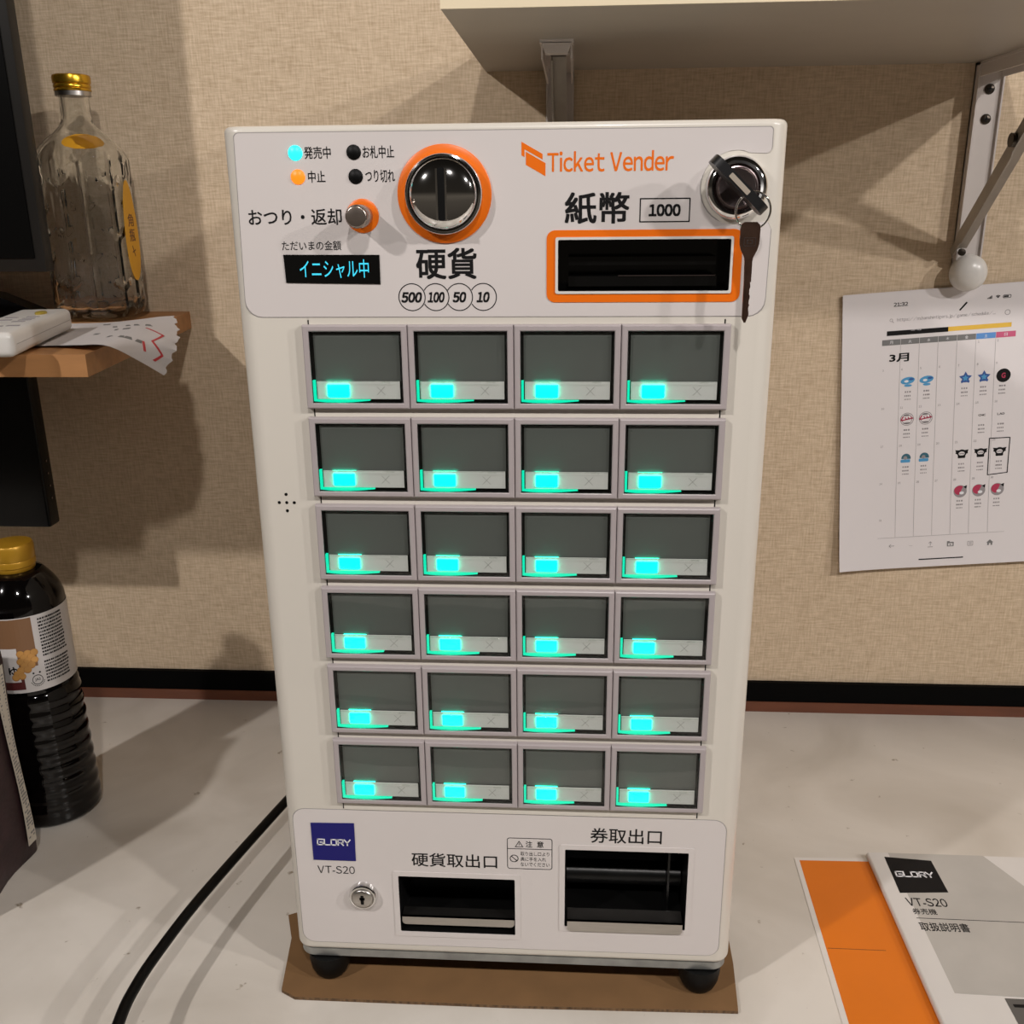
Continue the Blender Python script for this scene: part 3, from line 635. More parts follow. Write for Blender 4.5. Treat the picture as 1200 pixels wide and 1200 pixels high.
# ------------------------------------------------------------------ printed calendar
co = Vector((0.3202, D-0.0035, 0.44815)); eu = Vector((0.99725, 0, 0.07416)); ev = Vector((0.07416, 0, -0.99725))
def FC(u, v, wv):   # millimetres right and down on the sheet, lower edge curling off the wall
    lift = 0.004*max(0, (v-200)/103)**2 + 0.003*max(0, 1-u/60)**2 * (v/303)
    return co + eu*(u*0.001) + ev*(v*0.001) + Vector((0, -1, 0))*(wv*0.001+lift)
b = MB(); n = 24; m_ = 16
for wv, in ((0.0,), (-0.6,), (-1.2,)):
    base = [[FC(215*i/m_ + (0.8 if wv < 0 else 0), 303*j/n - (0.5 if wv < 0 else 0), wv) for i in range(m_+1)] for j in range(n+1)]
    back = [[FC(215*i/m_ + (0.8 if wv < 0 else 0), 303*j/n - (0.5 if wv < 0 else 0), wv-0.15) for i in range(m_+1)] for j in range(n+1)]
    o = len(b.v); W1 = m_+1; N1 = (n+1)*W1
    for g in (base, back): b.v += [p for row in g for p in row]
    for j in range(n):
        for i in range(m_):
            q = [j*W1+i, j*W1+i+1, (j+1)*W1+i+1, (j+1)*W1+i]
            b.f.append([o+k for k in q]); b.m.append(0); b.f.append([o+N1+k for k in q[::-1]]); b.m.append(0)
    for j in range(n):
        for i in (0, m_): b.f.append([o+j*W1+i, o+(j+1)*W1+i, o+N1+(j+1)*W1+i, o+N1+j*W1+i]); b.m.append(0)
    for i in range(m_):
        for j in (0, n): b.f.append([o+j*W1+i, o+j*W1+i+1, o+N1+j*W1+i+1, o+N1+j*W1+i]); b.m.append(0)
cal = b.build('printed_calendar', PAPER, org=FC(107, 303, 0)); tag(cal, 'white printed calendar sheets on the wall right of the ticket machine', 'calendar')
def FT(u, v, wv): return FC(u, -v, wv)           # text frame, v upwards
def ctext(mb, s, u0, u1, vt, vb, **k): (text_sans if s.isascii() else text_into)(mb, s, u0, u1, -vb, -vt, FT, 0.1, 0.08, **k)
def bar(mb, u0, u1, v0, v1, m=0, w1=0.16):
    k = max(1, int((v1-v0)//12)); 
    for q in range(k):
        a, c = v0+(v1-v0)*q/k, v0+(v1-v0)*(q+1)/k; mb.prism([(u0, -a), (u1, -a), (u1, -c), (u0, -c)], 0.05, w1, FT, m)
b = MB()
bar(b, 45.4, 107.2, 39.7, 44.5, 0); bar(b, 107.2, 170.3, 39.6, 44.2, 1)
cx = [40.7, 59.7, 78.7, 97.6, 116.6, 135.6, 155.4, 175.3]
for i in range(7): bar(b, cx[i]+0.2, cx[i+1]-0.2, 48.6, 54.5, 2 if i < 5 else (3 if i == 5 else 4))
b.build('header_bars', [INK, MARK['yellow'], MARK['grey'], MARK['blue'], MARK['pink']], cal, smooth=0)
b = MB()
for i, s in enumerate('月火水木金土日'): text_into(b, s, (cx[i]+cx[i+1])/2-1.6, (cx[i]+cx[i+1])/2+1.6, -53.2, -50, FT, 0.16, 0.06, res=2)
text_into(b, '日程・結果', 70, 80, -40.8, -39.9, FT, 0.16, 0.06, res=2)
b.build('weekday_lettering', WHITEINK, cal, smooth=0)
b = MB()
for i in range(1, 7):
    u_top, u_bot = cx[i], (60.8, 80.4, 100, 119.5, 139.2, 159.4)[i-1]
    for k in range(12):
        a, c = k/12, (k+1)/12
        b.prism([(u_top+(u_bot-u_top)*a-0.18, -(55+212*a)), (u_top+(u_bot-u_top)*a+0.18, -(55+212*a)), (u_top+(u_bot-u_top)*c+0.18, -(55+212*c)), (u_top+(u_bot-u_top)*c-0.18, -(55+212*c))], 0.05, 0.14, FT)
bar(b, 42, 177, 267.2, 267.55)
b.build('ruled_lines', MARK['line'], cal, smooth=0)
b = MB()
def part(name, m=None): 
    global b
    if b.f: b.build(name, m or INK, cal, smooth=0)
    b = MB()
ctext(b, '21:32', 51.4, 65.6, 10.9, 14.9, bold=0.02); part('clock_lettering')
ctext(b, '3月', 48.7, 68.8, 63.4, 72.4, bold=0.03); part('month_lettering')
for k in range(4): bar(b, 144.5+1.25*k, 145.4+1.25*k, 14.2-0.7-0.8*k, 14.2)
for rr_, th in ((2.9, 0.7), (1.9, 0.7), (0.9, 0.9)):
    for k in range(8):
        a0, a1 = math.radians(45+90*k/8), math.radians(45+90*(k+1)/8)
        b.prism([(155+r*math.cos(a), -14.3+r*math.sin(a)) for r, a in ((rr_-th/2, a0), (rr_-th/2, a1), (rr_+th/2, a1), (rr_+th/2, a0))], 0.05, 0.14, FT)
b.frame(rrect(160, 168, -14.6, -11.2, 1, 3), rrect(160.5, 167.5, -14.1, -11.7, 0.7, 3), 0.05, 0.14, FT); bar(b, 160.9, 165.5, 12.1, 13.7); part('status_icons')
b.prism(strip((117.6, -23.6), (124.6, -15.9), 1.7), 0.05, 0.14, FT); part('pen_stroke')
for p, q in (((155.8, -161.4), (176.9, -161.8)), ((176.9, -161.6), (176.5, -200.3)), ((176.9, -200.4), (156.1, -202)), ((156.1, -202.2), (155.8, -161.2))): b.prism(strip(p, q, 1.0), 0.05, 0.16, FT)
part('marker_box'); b = MB()
b.prism(rrect(86.5, 134.5, -294.9, -293.6, 0.6, 3), 0.05, 0.14, FT); part('home_bar')
ctext(b, 'https://m.hanshintigers.jp/game/schedule/...', 55.4, 153.5, 26.6, 31.2, res=2)
b.frame(circ(49.4, -28.6, 1.6, 16), circ(49.4, -28.6, 1.2, 16), 0.05, 0.14, FT); b.prism(strip((50.5, -29.8), (52, -31.3), 0.5), 0.05, 0.14, FT)
b.frame(circ(165.5, -29.1, 2.8, 20), circ(165.5, -29.1, 2.2, 20), 0.05, 0.14, FT); part('address_line', MARK['mid'])
day = 1
for u, v in [(138.5, 57.3), (157.7, 57.3)] + [(42.6+19.25*i, 80.6) for i in range(7)] + [(43.5+19.4*i, 121.5) for i in range(7)] + [(43.9+19.4*i, 163.2) for i in range(7)] + [(44.0+19.5*i, 205) for i in range(7)] + [(44.5, 246.7)]:
    wd = 1.5 if day < 10 else 3.0
    ctext(b, str(day), u-wd/2, u+wd/2, v-1.1, v+1.1, res=2); day += 1; part('date_number', MARK['mid'])
def dashes(u, v, n, wd, h):
    x = u-wd/2
    for k in range(n):
        ww = wd/n*random.uniform(0.5, 0.85); b.prism([(x, -v-h/2), (x+ww, -v-h/2), (x+ww, -v+h/2), (x, -v+h/2)], 0.05, 0.14, FT); x += wd/n
for u, v in ((69.2, 105), (88.4, 105), (127.2, 105.3), (146.2, 105.2), (165.5, 105.2), (69.5, 146.3), (88.7, 146.3), (146.8, 146.3), (166.5, 146.2), (69.8, 187.4), (88.9, 187.3), (128.5, 187.8), (147.9, 187.6), (167.4, 187.4), (128.6, 229.5), (148, 229.5), (167.4, 229.4)):
    dashes(u, v, 3, 6.8, 1.7); dashes(u, v+4.2, 4, 7.2, 1.6); dashes(u, v+8, 5, 7.2, 1.1); part('fixture_text', MARK['mid'])
ctext(b, 'CHC', 142.8, 150.2, 134.3, 136.5, bold=0.02, res=2); part('team_letters'); ctext(b, 'LAD', 162.2, 169.6, 134.2, 136.4, bold=0.02, res=2); part('team_letters')
# browser icons along the foot
for p, q in (((54.5, -277), (60, -277)), ((54.5, -277), (56.6, -279)), ((54.5, -277), (56.6, -275))): b.prism(strip(p, q, 0.6), 0.05, 0.14, FT)
part('back_icon', MARK['mid'])
for p, q in (((96.2, -280.4), (101.6, -280.4)), ((98.9, -279), (98.9, -274.6)), ((98.9, -274.4), (97.3, -276.2)), ((98.9, -274.4), (100.5, -276.2))): b.prism(strip(p, q, 0.6), 0.05, 0.14, FT)
part('share_icon', MARK['mid'])
b.frame(rrect(138.6, 144.6, -281.5, -276.2, 0.8, 3), rrect(139.1, 144.1, -281, -276.7, 0.5, 3), 0.05, 0.14, FT)
for k in range(3): bar(b, 140, 143.2, 277.6+k*1.1, 278.0+k*1.1)
part('list_icon', MARK['mid'])
b.frame(rrect(116.8, 124, -281, -276, 0.6, 3), rrect(118, 122.8, -280.2, -277.4, 0.4, 3), 0.05, 0.14, FT); bar(b, 116.8, 119.6, 275, 276.4); bar(b, 119.6, 121.2, 278.4, 279.6); part('folder_icon', MARK['grey'])
b.prism([(158.8, -279), (162.5, -275.6), (166.2, -279), (165.2, -279), (165.2, -282), (163.4, -282), (163.4, -279.8), (161.6, -279.8), (161.6, -282), (159.8, -282), (159.8, -279)], 0.05, 0.14, FT); part('home_icon', MARK['grey'])
b.prism(strip((79.8, -277.8), (76, -277.8), 0.3), 0.05, 0.14, FT); part('forward_icon', MARK['line'])
def star(cu, cv, r0, r1, rot=PI/2):
    return [(cu+(r0 if k % 2 == 0 else r1)*math.cos(rot+PI*k/5), cv+(r0 if k % 2 == 0 else r1)*math.sin(rot+PI*k/5)) for k in range(10)]
EM = [MARK['sky'], MARK['navy'], WHITEINK, INK, MARK['red'], MARK['teal'], MARK['mid'], MARK['sky']]
b = MB()
for u in (69.4, 88.6):      # blue swept marks
    b.prism([(u+1.6*math.cos(t)-1+ 5.6*math.cos(t), -93.0+3.8*math.sin(t)+0.8*math.cos(t)) for t in [2*PI*k/28 for k in range(28)]], 0.05, 0.13, FT, 0)
    b.prism(circ(u-2.4, -93.6, 2.2, 20, 1.3), 0.12, 0.18, FT, 2); b.prism(circ(u-0.6, -98.2, 4.0, 20, 1.3), 0.05, 0.13, FT, 0); b.prism(circ(u+2.6, -91.6, 2.6, 20, 1.2), 0.12, 0.18, FT, 1)
    part('game_emblem', EM)
for u in (127.3, 146.1):
    b.prism(star(u, -94.4, 6.8, 3.6), 0.05, 0.13, FT, 1); b.prism(star(u, -94.6, 3.4, 1.7), 0.12, 0.18, FT, 0); b.prism(rrect(u-4.4, u+4.4, -99, -97, 0.5, 2), 0.05, 0.15, FT, 1)
    part('game_emblem', EM)
b.prism(circ(165.8, -94.4, 7.2, 36), 0.05, 0.13, FT, 3)
text_into(b, 'G', 163.8, 167.8, -97.2, -91.6, FT, 0.12, 0.06, m=4, bold=0.03)
part('game_emblem', EM)
for u in (69.2, 88.5):
    b.frame(circ(u, -134.6, 7.0, 36), circ(u, -134.6, 6.4, 36), 0.05, 0.13, FT, 6); b.frame(circ(u, -134.6, 5.4, 36), circ(u, -134.6, 4.8, 36), 0.05, 0.13, FT, 6)
    for p, q, t in (((u-6.4, -135.8), (u-4, -131.6), 1.2), ((u-6, -135.8), (u+6.4, -133.6), 1.3), ((u-2, -132.4), (u-0.6, -135), 0.9), ((u+1, -132.2), (u+2.2, -134.8), 0.9), ((u+4, -131.6), (u+5, -134), 0.9)): b.prism(strip(p, q, t), 0.12, 0.2, FT, 4)
    b.prism(circ(u-0.5, -130.2, 3.0, 18, 1.1), 0.05, 0.13, FT, 6); b.prism(circ(u, -138.8, 3.6, 18, 1.0), 0.05, 0.13, FT, 6)
    part('game_emblem', EM)
for u in (69.8, 88.9):
    b.prism([(u+4.9*math.cos(t), -177.6+5.0*math.sin(t)) for t in [PI*k/18-0.2 for k in range(21)]], 0.05, 0.13, FT, 5); b.prism(rrect(u-5.6, u+4.4, -182.4, -179, 0.8, 3), 0.05, 0.15, FT, 7); b.prism(circ(u-0.8, -177.2, 2.0, 16), 0.12, 0.17, FT, 6)
    part('game_emblem', EM)
for u in (127.9, 147.5, 167.1):
    b.frame(circ(u, -176.0, 4.8, 28, 4.2), circ(u, -176.4, 3.2, 28, 2.3), 0.05, 0.13, FT, 3); b.prism(rrect(u-3.9, u+3.9, -181.4, -178.4, 0.8, 3), 0.05, 0.15, FT, 3)
    for s in (-1, 1): b.prism([(u+s*3, -172.6), (u+s*7, -172.2), (u+s*6.2, -174.2), (u+s*6.4, -176.4), (u+s*3.6, -177)], 0.05, 0.14, FT, 3)
    for k in (-1, 0, 1): b.prism(circ(u+k*1.7, -176.2-0.3*abs(k), 0.8, 10), 0.05, 0.13, FT, 6)
    part('game_emblem', EM)
for u in (128.5, 147.9, 167.4):
    b.prism(circ(u, -218.8, 6.9, 36), 0.05, 0.13, FT, 6); b.prism([(u-0.8+5.6*math.cos(t), -217.6+5.2*math.sin(t)) for t in [PI*0.28+PI*1.2*k/20 for k in range(21)]], 0.12, 0.17, FT, 4)
    b.prism(circ(u+1.6, -220.6, 2.4, 20, 1.7), 0.16, 0.2, FT, 2); b.prism(circ(u-2.2, -219.6, 1.6, 20, 1.3), 0.16, 0.21, FT, 4); b.prism([(u+3, -213.6), (u+6.8, -212.2), (u+6.4, -216.4)], 0.12, 0.17, FT, 3)
    part('game_emblem', EM)

# ------------------------------------------------------------------ orange sheet and manual on the counter
def FK(u, v, wv): return (u*0.001, v*0.001, ZC+wv*0.001)   # millimetres in plan on the counter
b = MB(); b.prism([(251, 172), (243.5, -120), (425, -122), (428, 176)], 0.1, 0.5, FK); sh = b.build('flyer', SHEETWHITE, org=(0.33, 0.02, ZC), smooth=0)
tag(sh, 'orange flyer with white border lying under the grey manual on the counter', 'flyer')
b = MB(); b.prism([(255, 168), (248.5, -120), (421, -120), (424, 171)], 0.48, 0.56, FK); b.build('orange_print', ORANGEPAPER, sh, smooth=0)
b = MB(); b.prism([(254, 58), (300, 57.6), (300, 57.1), (254, 57.4)], 0.55, 0.6, FK); b.build('crease_line', BROWNINK, sh, smooth=0)
T0 = 6.2
b = MB(); sec = []
for k in range(9): a = PI/2+PI*k/8; sec.append((318.5+2.2*math.cos(a), 0.6+T0/2+T0/2*math.sin(a)))
sec = [(535, 0.6+T0-0.6), (345, 0.6+T0), (336, 0.6+T0+0.25)] + sec + [(535, 0.6)]
b.loops([[FK(u, 174, wv) for u, wv in sec], [FK(u, -125, wv) for u, wv in sec]]); mn = b.build('manual', MANUALWHITE, org=(0.42, 0.02, ZC), smooth=35)
tag(mn, 'grey instruction manual with black square logo lying on the orange flyer', 'manual')
tz = 0.6+T0
b = MB(); b.prism([(335.5, 173.8), (420, 173.8), (447, 118), (535, 40), (535, 4), (335.5, 8)], tz-0.9, tz+0.27, FK); b.build('grey_cover_area', MANUALGREY, mn, smooth=0)
FM = lambda u, v, wv: FK(u, v, tz+0.25+wv)
b = MB(); b.prism([(330.5, 168), (370.8, 164.3), (371.2, 122), (329.5, 119.5)], 0.0, 0.12, FM); lg = b.build('logo_square', INK, mn, smooth=0)
b = MB(); glory(b, 333.5, 366.5, 140.5, 148.5, FM, 0.12); b.build('logo_lettering', WHITEINK, lg, smooth=0)
b = MB(); text_sans(b, 'VT-S20', 331.5, 365.0, 103.4, 113.6, FM, 0.0, 0.1, bold=0.012); text_into(b, '券売機', 333, 352.5, 93.4, 100.6, FM, 0.0, 0.1, bold=0.008); text_into(b, '取扱説明書', 333, 372.5, 73.8, 84.0, FM, 0.0, 0.1, bold=0.012)
b.prism([(333.5, 89.2), (535, 86.6), (535, 86.0), (333.5, 88.6)], 0.0, 0.1, FM); b.build('cover_lettering', INK, mn, smooth=0)
b = MB(); b.prism([(371, 5), (535, 3.5), (535, -125), (371, -125)], -0.5, 0.02, FM, 0)
for i in range(5):
    for j in range(4): b.prism(rrect(379.5+14*i, 391.5+14*i, -16-9.2*j, -9-9.2*j, 0.6, 2), 0.0, 0.08, FM, 1)
b.prism(rrect(374.5, 385, -3.5, -0.5, 0.4, 2), 0, 0.08, FM, 2); b.frame(circ(391, 1, 3, 18), circ(391, 1, 2, 18), 0, 0.08, FM, 1); b.prism(rrect(388, 394, -6, -3, 0.4, 2), 0, 0.08, FM, 2); b.prism(rrect(400, 420, -5, 3, 0.4, 2), 0, 0.08, FM, 2)
b.build('cover_photo', [PHOTOGREY, PHOTOLIGHT, INK], mn, smooth=0)['label'] = 'dark grey printed picture of a button panel'

# ------------------------------------------------------------------ left: wooden shelf and what stands on it
WZ = 0.434; WX = -0.3401; WY = 0.1475
b = MB(); b.prism([(-1.0, WY), (WX, WY), (WX-0.0305, D), (-1.0, D)], WZ-0.0179, WZ, lambda u, v, wv: (u, v, wv))
tag(b.build('wooden_shelf', WOOD, org=(-0.6, D, WZ-0.0179), smooth=0), 'orange-brown wooden shelf board on the left with a white remote on it', 'shelf')
# receipt paper, its right end hanging over the shelf end
b = MB(); nn = 26; rows = []
PS = [0.0, 0.25, 0.5, 0.72, 0.88, 1.0]
PF = [[(-.42,.183,.4352),(-.385,.182,.436),(-.356,.168,.4385),(-.322,.150,.4405),(-.312,.18,.424),(-.305,.209,.407)],
      [(-.44,.26,.4352),(-.405,.258,.4357),(-.37,.25,.438),(-.335,.228,.4425),(-.312,.226,.438),(-.300,.234,.432)],
      [(-.46,.335,.4352),(-.43,.333,.4357),(-.40,.332,.437),(-.375,.332,.4395),(-.355,.331,.442),(-.339,.33,.443)]]
def cat(P, xs, x):
    k = 0
    while k < len(xs)-2 and x > xs[k+1]: k += 1
    t = (x-xs[k])/(xs[k+1]-xs[k]); A = [Vector(p) for p in P]; A = [2*A[0]-A[1]]+A+[2*A[-1]-A[-2]]
    a, bb, c, d = A[k:k+4]
    return 0.5*((2*bb)+(c-a)*t+(2*a-5*bb+4*c-d)*t*t+(-a+3*bb-3*c+d)*t**3)
def paper_pt(s, t):     # s along the slip to the right, t from its front to its back edge
    p = cat([cat(r, PS, s) for r in PF], [0, 0.5, 1], t)
    if s > 0.98: p.x += 0.0016*math.sin(37*t)+0.0008*math.sin(90*t)
    return p
g = [[paper_pt(i/nn, j/28) for j in range(29)] for i in range(nn+1)]
for dz in (0, -0.0003):
    o = len(b.v); b.v += [p+Vector((0, 0, dz)) for row in g for p in row]
    for i in range(nn):
        for j in range(28): q = [o+i*29+j, o+(i+1)*29+j, o+(i+1)*29+j+1, o+i*29+j+1]; b.f.append(q if dz == 0 else q[::-1]); b.m.append(0)
rc = b.build('paper_slip', PAPERGREY, org=(-0.36, 0.17, WZ)); tag(rc, 'torn printed paper slip hanging over the end of the wooden shelf', 'paper slip')
def FP(u, v, wv):
    p = paper_pt(u, v); a = paper_pt(u+0.01, v)-p; c = paper_pt(u, v+0.01)-p; nrm = a.cross(c).normalized(); return p+nrm*(wv*0.001)
b = MB()
for (p, q) in (((0.78, 0.62), (0.90, 0.52)), ((0.90, 0.52), (0.86, 0.36)), ((0.86, 0.36), (0.95, 0.22)), ((0.95, 0.22), (0.93, 0.10)), ((0.82, 0.30), (0.87, 0.16))):
    for k in range(4):
        a0 = (p[0]+(q[0]-p[0])*k/4, p[1]+(q[1]-p[1])*k/4); a1 = (p[0]+(q[0]-p[0])*(k+1)/4, p[1]+(q[1]-p[1])*(k+1)/4); b.prism(strip(a0, a1, 0.014), 0.1, 0.3, FP)
b.build('red_pen_stroke', REDINK, rc, smooth=0)
b = MB()
for k in range(16):
    u = random.uniform(0.35, 0.8); v = random.choice((0.25, 0.4, 0.55, 0.7, 0.85)); b.prism([(u, v), (u+random.uniform(.02, .05), v), (u+.03, v+.05), (u, v+.05)], 0.1, 0.25, FP)
b.build('printed_text', MARK['grey'], rc, smooth=0)
# white remote control
rm0 = Vector((-0.3795, 0.1177, WZ+0.0022)); dr = Vector((-0.0351, 0.1652, 0.0012)).normalized(); sx = Vector((0, 0, 1)).cross(dr).normalized(); upv = dr.cross(-sx).normalized()
if upv.z < 0: upv = -upv
def FR(u, v, wv): return rm0 + sx*(u*0.001) + dr*(v*0.001) + upv*(wv*0.001)   # u to the left, v away, w up
prof = []
b = MB(); bm = bmesh.new(); bmesh.ops.create_cube(bm, size=1)
for v in bm.verts: v.co = Vector((22+v.co.x*44, 81+v.co.y*162, 9.5+v.co.z*19))
bmesh.ops.bevel(bm, geom=bm.edges[:], offset=5, segments=5, profile=0.5, affect='EDGES')
for v in bm.verts: v.co = FR(*v.co)
b.from_bm(bm); rmt = b.build('remote_control', WHITEPLASTIC, org=FR(22, 81, 0)); tag(rmt, 'white remote control lying at the front of the wooden shelf', 'remote control')
b = MB(); b.frame(rrect(-0.15, 44.15, 5, 157, 3, 4), rrect(0.5, 43.5, 5.5, 156, 3, 4), 9.2, 9.5, FR); b.build('seam', MARK['mid'], rmt)
b = MB(); b.lathe([(6.5, 18.8), (6.5, 20.2), (5.5, 20.8), (0.5, 20.8)], lambda x, y, h: FR(14+x*0.7, 122+y*1.3, h), 24); b.build('power_button', mat('olive_yellow_button', (0.33, 0.24, 0.03), 0.4), rmt)['label'] = 'olive yellow button'
b = MB()
for k, (uu, vv) in enumerate(((14, 100), (14, 88), (14, 78), (16, 68), (30, 96), (30, 80), (12, 42), (24, 40))): b.prism(rrect(uu-5, uu+5, vv-3, vv+3, 1, 3), 18.9, 19.25, FR)
b.build('printed_buttons', MARK['mid'], rmt)
# square glass bottle
bx0 = Vector((-0.437, 0.386, WZ+0.0022)); ba = math.radians(3)
def sq(n, hw, r, z):
    out = []
    for i in range(n):
        t = 2*PI*i/n; c, s = math.cos(t), math.sin(t); p = 5.0
        rr_ = hw/((abs(c)**p+abs(s)**p)**(1/p)); rr_ = rr_*(1-r)+hw*r
        out.append((rr_*c, rr_*s, z))
    return out
def hexgroove(s, z):      # groove depth of the moulded tortoise-shell panels
    a = 0.030; hgt = 0.046
    q = z/hgt; k = round(s/a); best = 1
    ds = abs(s/a - k - (0.5 if True else 0)); ds = abs((s/a) % 1 - 0.5)      # vertical ribs halfway
    rib = max(0, 1-abs(ds-0.5)/0.10)
    off = 0.5 if int(math.floor(s/a+0.5)) % 2 else 0.0
    zz = (q+off) % 1; peak = abs((s/a+0.5) % 1 - 0.5)*0.35
    hz = max(0, 1-abs(zz-0.15-peak)/0.06)
    return max(rib, hz)
def RB(p): c, s = math.cos(ba), math.sin(ba); return bx0+Vector((p[0]*c-p[1]*s, p[0]*s+p[1]*c, p[2]*1.022))
N = 144; lp = []
prof = [(0.028, 0.0), (0.034, 0.0015), (0.0375, 0.007)] + [(0.0385, 0.010+0.0025*k) for k in range(56)] + [(0.0375, 0.152), (0.0345, 0.160), (0.029, 0.1665), (0.0225, 0.172), (0.017, 0.177), (0.0142, 0.182), (0.0138, 0.190), (0.0135, 0.204), (0.0135, 0.2185)]
for hw, z in prof:
    rnd = 0.15 if z < 0.15 else min(1, 0.15+(z-0.15)/0.025)
    ring = []
    for i, (x, y, zz) in enumerate(sq(N, hw, rnd, z)):
        L0 = math.hypot(x, y); gdep = 0.0
        if 0.008 < z < 0.152: gdep = 0.0026*hexgroove(i/N*0.30, z)
        k = (L0-gdep)/L0; ring.append(RB((x*k, y*k, zz)))
    lp.append(ring)
inner = []
for hw, z in [(0.0105, 0.2185), (0.0105, 0.20), (0.0110, 0.185), (0.0145, 0.1775), (0.020, 0.1715), (0.0265, 0.165), (0.0315, 0.157), (0.0345, 0.148), (0.0352, 0.10), (0.0352, 0.02), (0.0335, 0.012), (0.028, 0.008)]:
    rnd = 0.15 if z < 0.15 else min(1, 0.15+(z-0.15)/0.025); inner.append([RB(p) for p in sq(N, hw, rnd, z)])
b = MB(); b.loops(lp+inner, True, True); bt = b.build('glass_bottle', GLASS, org=bx0, smooth=50); tag(bt, 'empty square clear glass bottle with gold cap standing on the wooden shelf', 'bottle')
fb = lambda x, y, h: RB((x, y, h))
b = MB(); b.lathe([(0.0165, 0.2035), (0.0165, 0.2075)], fb, 40, 1); b.lathe([(0.0168, 0.2077), (0.0172, 0.2085), (0.0168, 0.2095), (0.0162, 0.2103), (0.0170, 0.2112), (0.0170, 0.2128), (0.0162, 0.2138), (0.0172, 0.2148), (0.0175, 0.2195), (0.0168, 0.2215), (0.0150, 0.2222), (0.0005, 0.2222)], fb, 48, 0)
b.build('screw_cap', [GOLD, STEEL], bt)
def FB(u, v, wv): return RB((0.0397+wv*0.001, u*0.001, v*0.001))       # on the right hand face
b = MB(); el = [(16*math.cos(t)*(1-0.18*math.sin(t)), 82+47*math.sin(t)) for t in [2*PI*k/40 for k in range(40)]]
b.prism(el, -0.3, 0.3, FB); lb = b.build('oval_label', YELLOWLABEL, bt, smooth=0); lb['label'] = 'amber oval label'
b = MB(); 
for s, v in (('角', 92), ('瓶', 78)): text_into(b, s, -7, 7, v-6, v+6, FB, 0.3, 0.15, bold=0.01)
b.prism(strip((-3, 68), (2, 58), 1.4), 0.3, 0.45, FB); b.prism(strip((-4, 62), (4, 64), 1.2), 0.3, 0.45, FB)
b.build('label_lettering', BROWNINK, lb, smooth=0)
b = MB(); lps = []
for ang0, dz, rr_ in ((0, 0, 1),):
    for k in range(7):
        row = []
        for q in range(13):
            t = math.radians(-62) + (q-6)/6*math.radians(34)*math.sqrt(max(0.02, 1-((k-3)/3.2)**2)); z = 0.1625+0.0022*(k-3)
            hw = 0.0335-(z-0.1605)*0.95
            row.append(RB(((hw+0.0012)*math.cos(t), (hw+0.0012)*math.sin(t), z)))
        lps.append(row)
b.loops(lps, False, False, close=False); b.build('shoulder_label', YELLOWLABEL, bt)['label'] = 'amber shoulder label'

# black television on the wooden shelf
tv = thing('television', (-0.75, 0.33, WZ), 'black flat television on the wooden shelf at the left edge', 'television')
TX = -0.4350
b = MB(); b.rbox(-1.16, TX, 0.285, 0.300, 0.4875, 0.93, 0.002, 2); b.build('screen_case', BEZEL, tv)
b = MB(); b.box(-1.15, TX-0.009, 0.2835, 0.2855, 0.500, 0.92); b.build('screen', SCREEN, tv)
b = MB(); b.rbox(-0.80, -0.72, 0.300, 0.33, WZ+0.010, 0.50, 0.004); b.rbox(-0.95, -0.53, 0.26, 0.34, WZ+0.0005, WZ+0.010, 0.004)
b.prism([(-0.72, 0.480), (-0.551, 0.459), (-0.509, 0.442), (-0.506, WZ+0.0005), (-0.72, WZ+0.0005)], 0.385, 0.41, lambda u, v, wv: (u, wv, v)); b.box(-0.80, -0.70, 0.32, 0.41, WZ+0.0005, 0.48); b.build('stand', SCREEN, tv)
# black box under the shelf
bb = thing('equipment_box', (-0.70, 0.32, 0.232), 'black box hanging from the underside of the wooden shelf', 'equipment box')
b = MB(); b.rbox(-0.95, -0.486, 0.312, 0.332, 0.232, WZ-0.0181, 0.003, 3); b.build('case', SCREEN, bb)
b = MB()
for k in range(4): b.lathe([(0.0012, 0), (0.0012, 0.0006)], lambda x, y, h: (-0.486+h, 0.322+y, 0.300-0.013*k+x), 12)
b.build('side_screw', DARKCHROME, bb)

# ------------------------------------------------------------------ soy sauce bottle
sc = Vector((-0.4745, 0.221, ZC)); SH = 0.281
def body_r(z):
    if z < 0.004: return 0.039+z
    if z < 0.140:
        base = 0.0430-0.0035*(z/0.14); return base
    if z < 0.224: return 0.0385
    t = (z-0.224)/0.034
    return 0.0385*math.cos(min(1, t)*1.0)+0.0001
N = 56; lp = []
zs = [0, 0.002, 0.004]+[0.004+0.136*k/60 for k in range(1, 61)]+[0.1415, 0.144]+[0.145+0.077*k/4 for k in range(5)]+[0.224+0.031*k/10 for k in range(1, 11)]
for z in zs:
    ring = []
    for i in range(N):
        t = 2*PI*i/N; r = body_r(z)
        if 0.012 < z < 0.138: r += 0.0006*math.cos(2*PI*(z/0.0145) + t)
        if 0.140 < z < 0.1445: r -= 0.002
        ring.append((sc.x+r*math.cos(t), sc.y+r*math.sin(t), sc.z+z))
    lp.append(ring)
for r, z in ((0.0205, 0.2555), (0.0165, 0.257), (0.0150, 0.262)): lp.append([(sc.x+r*math.cos(2*PI*i/N), sc.y+r*math.sin(2*PI*i/N), sc.z+z) for i in range(N)])
b = MB(); b.loops(lp); sb = b.build('soy_sauce_bottle', SOY, org=sc, smooth=50); tag(sb, 'black soy sauce bottle with yellow cap and soybean label on the counter', 'bottle')
fsb = lambda x, y, h: (sc.x+x, sc.y+y, sc.z+h)
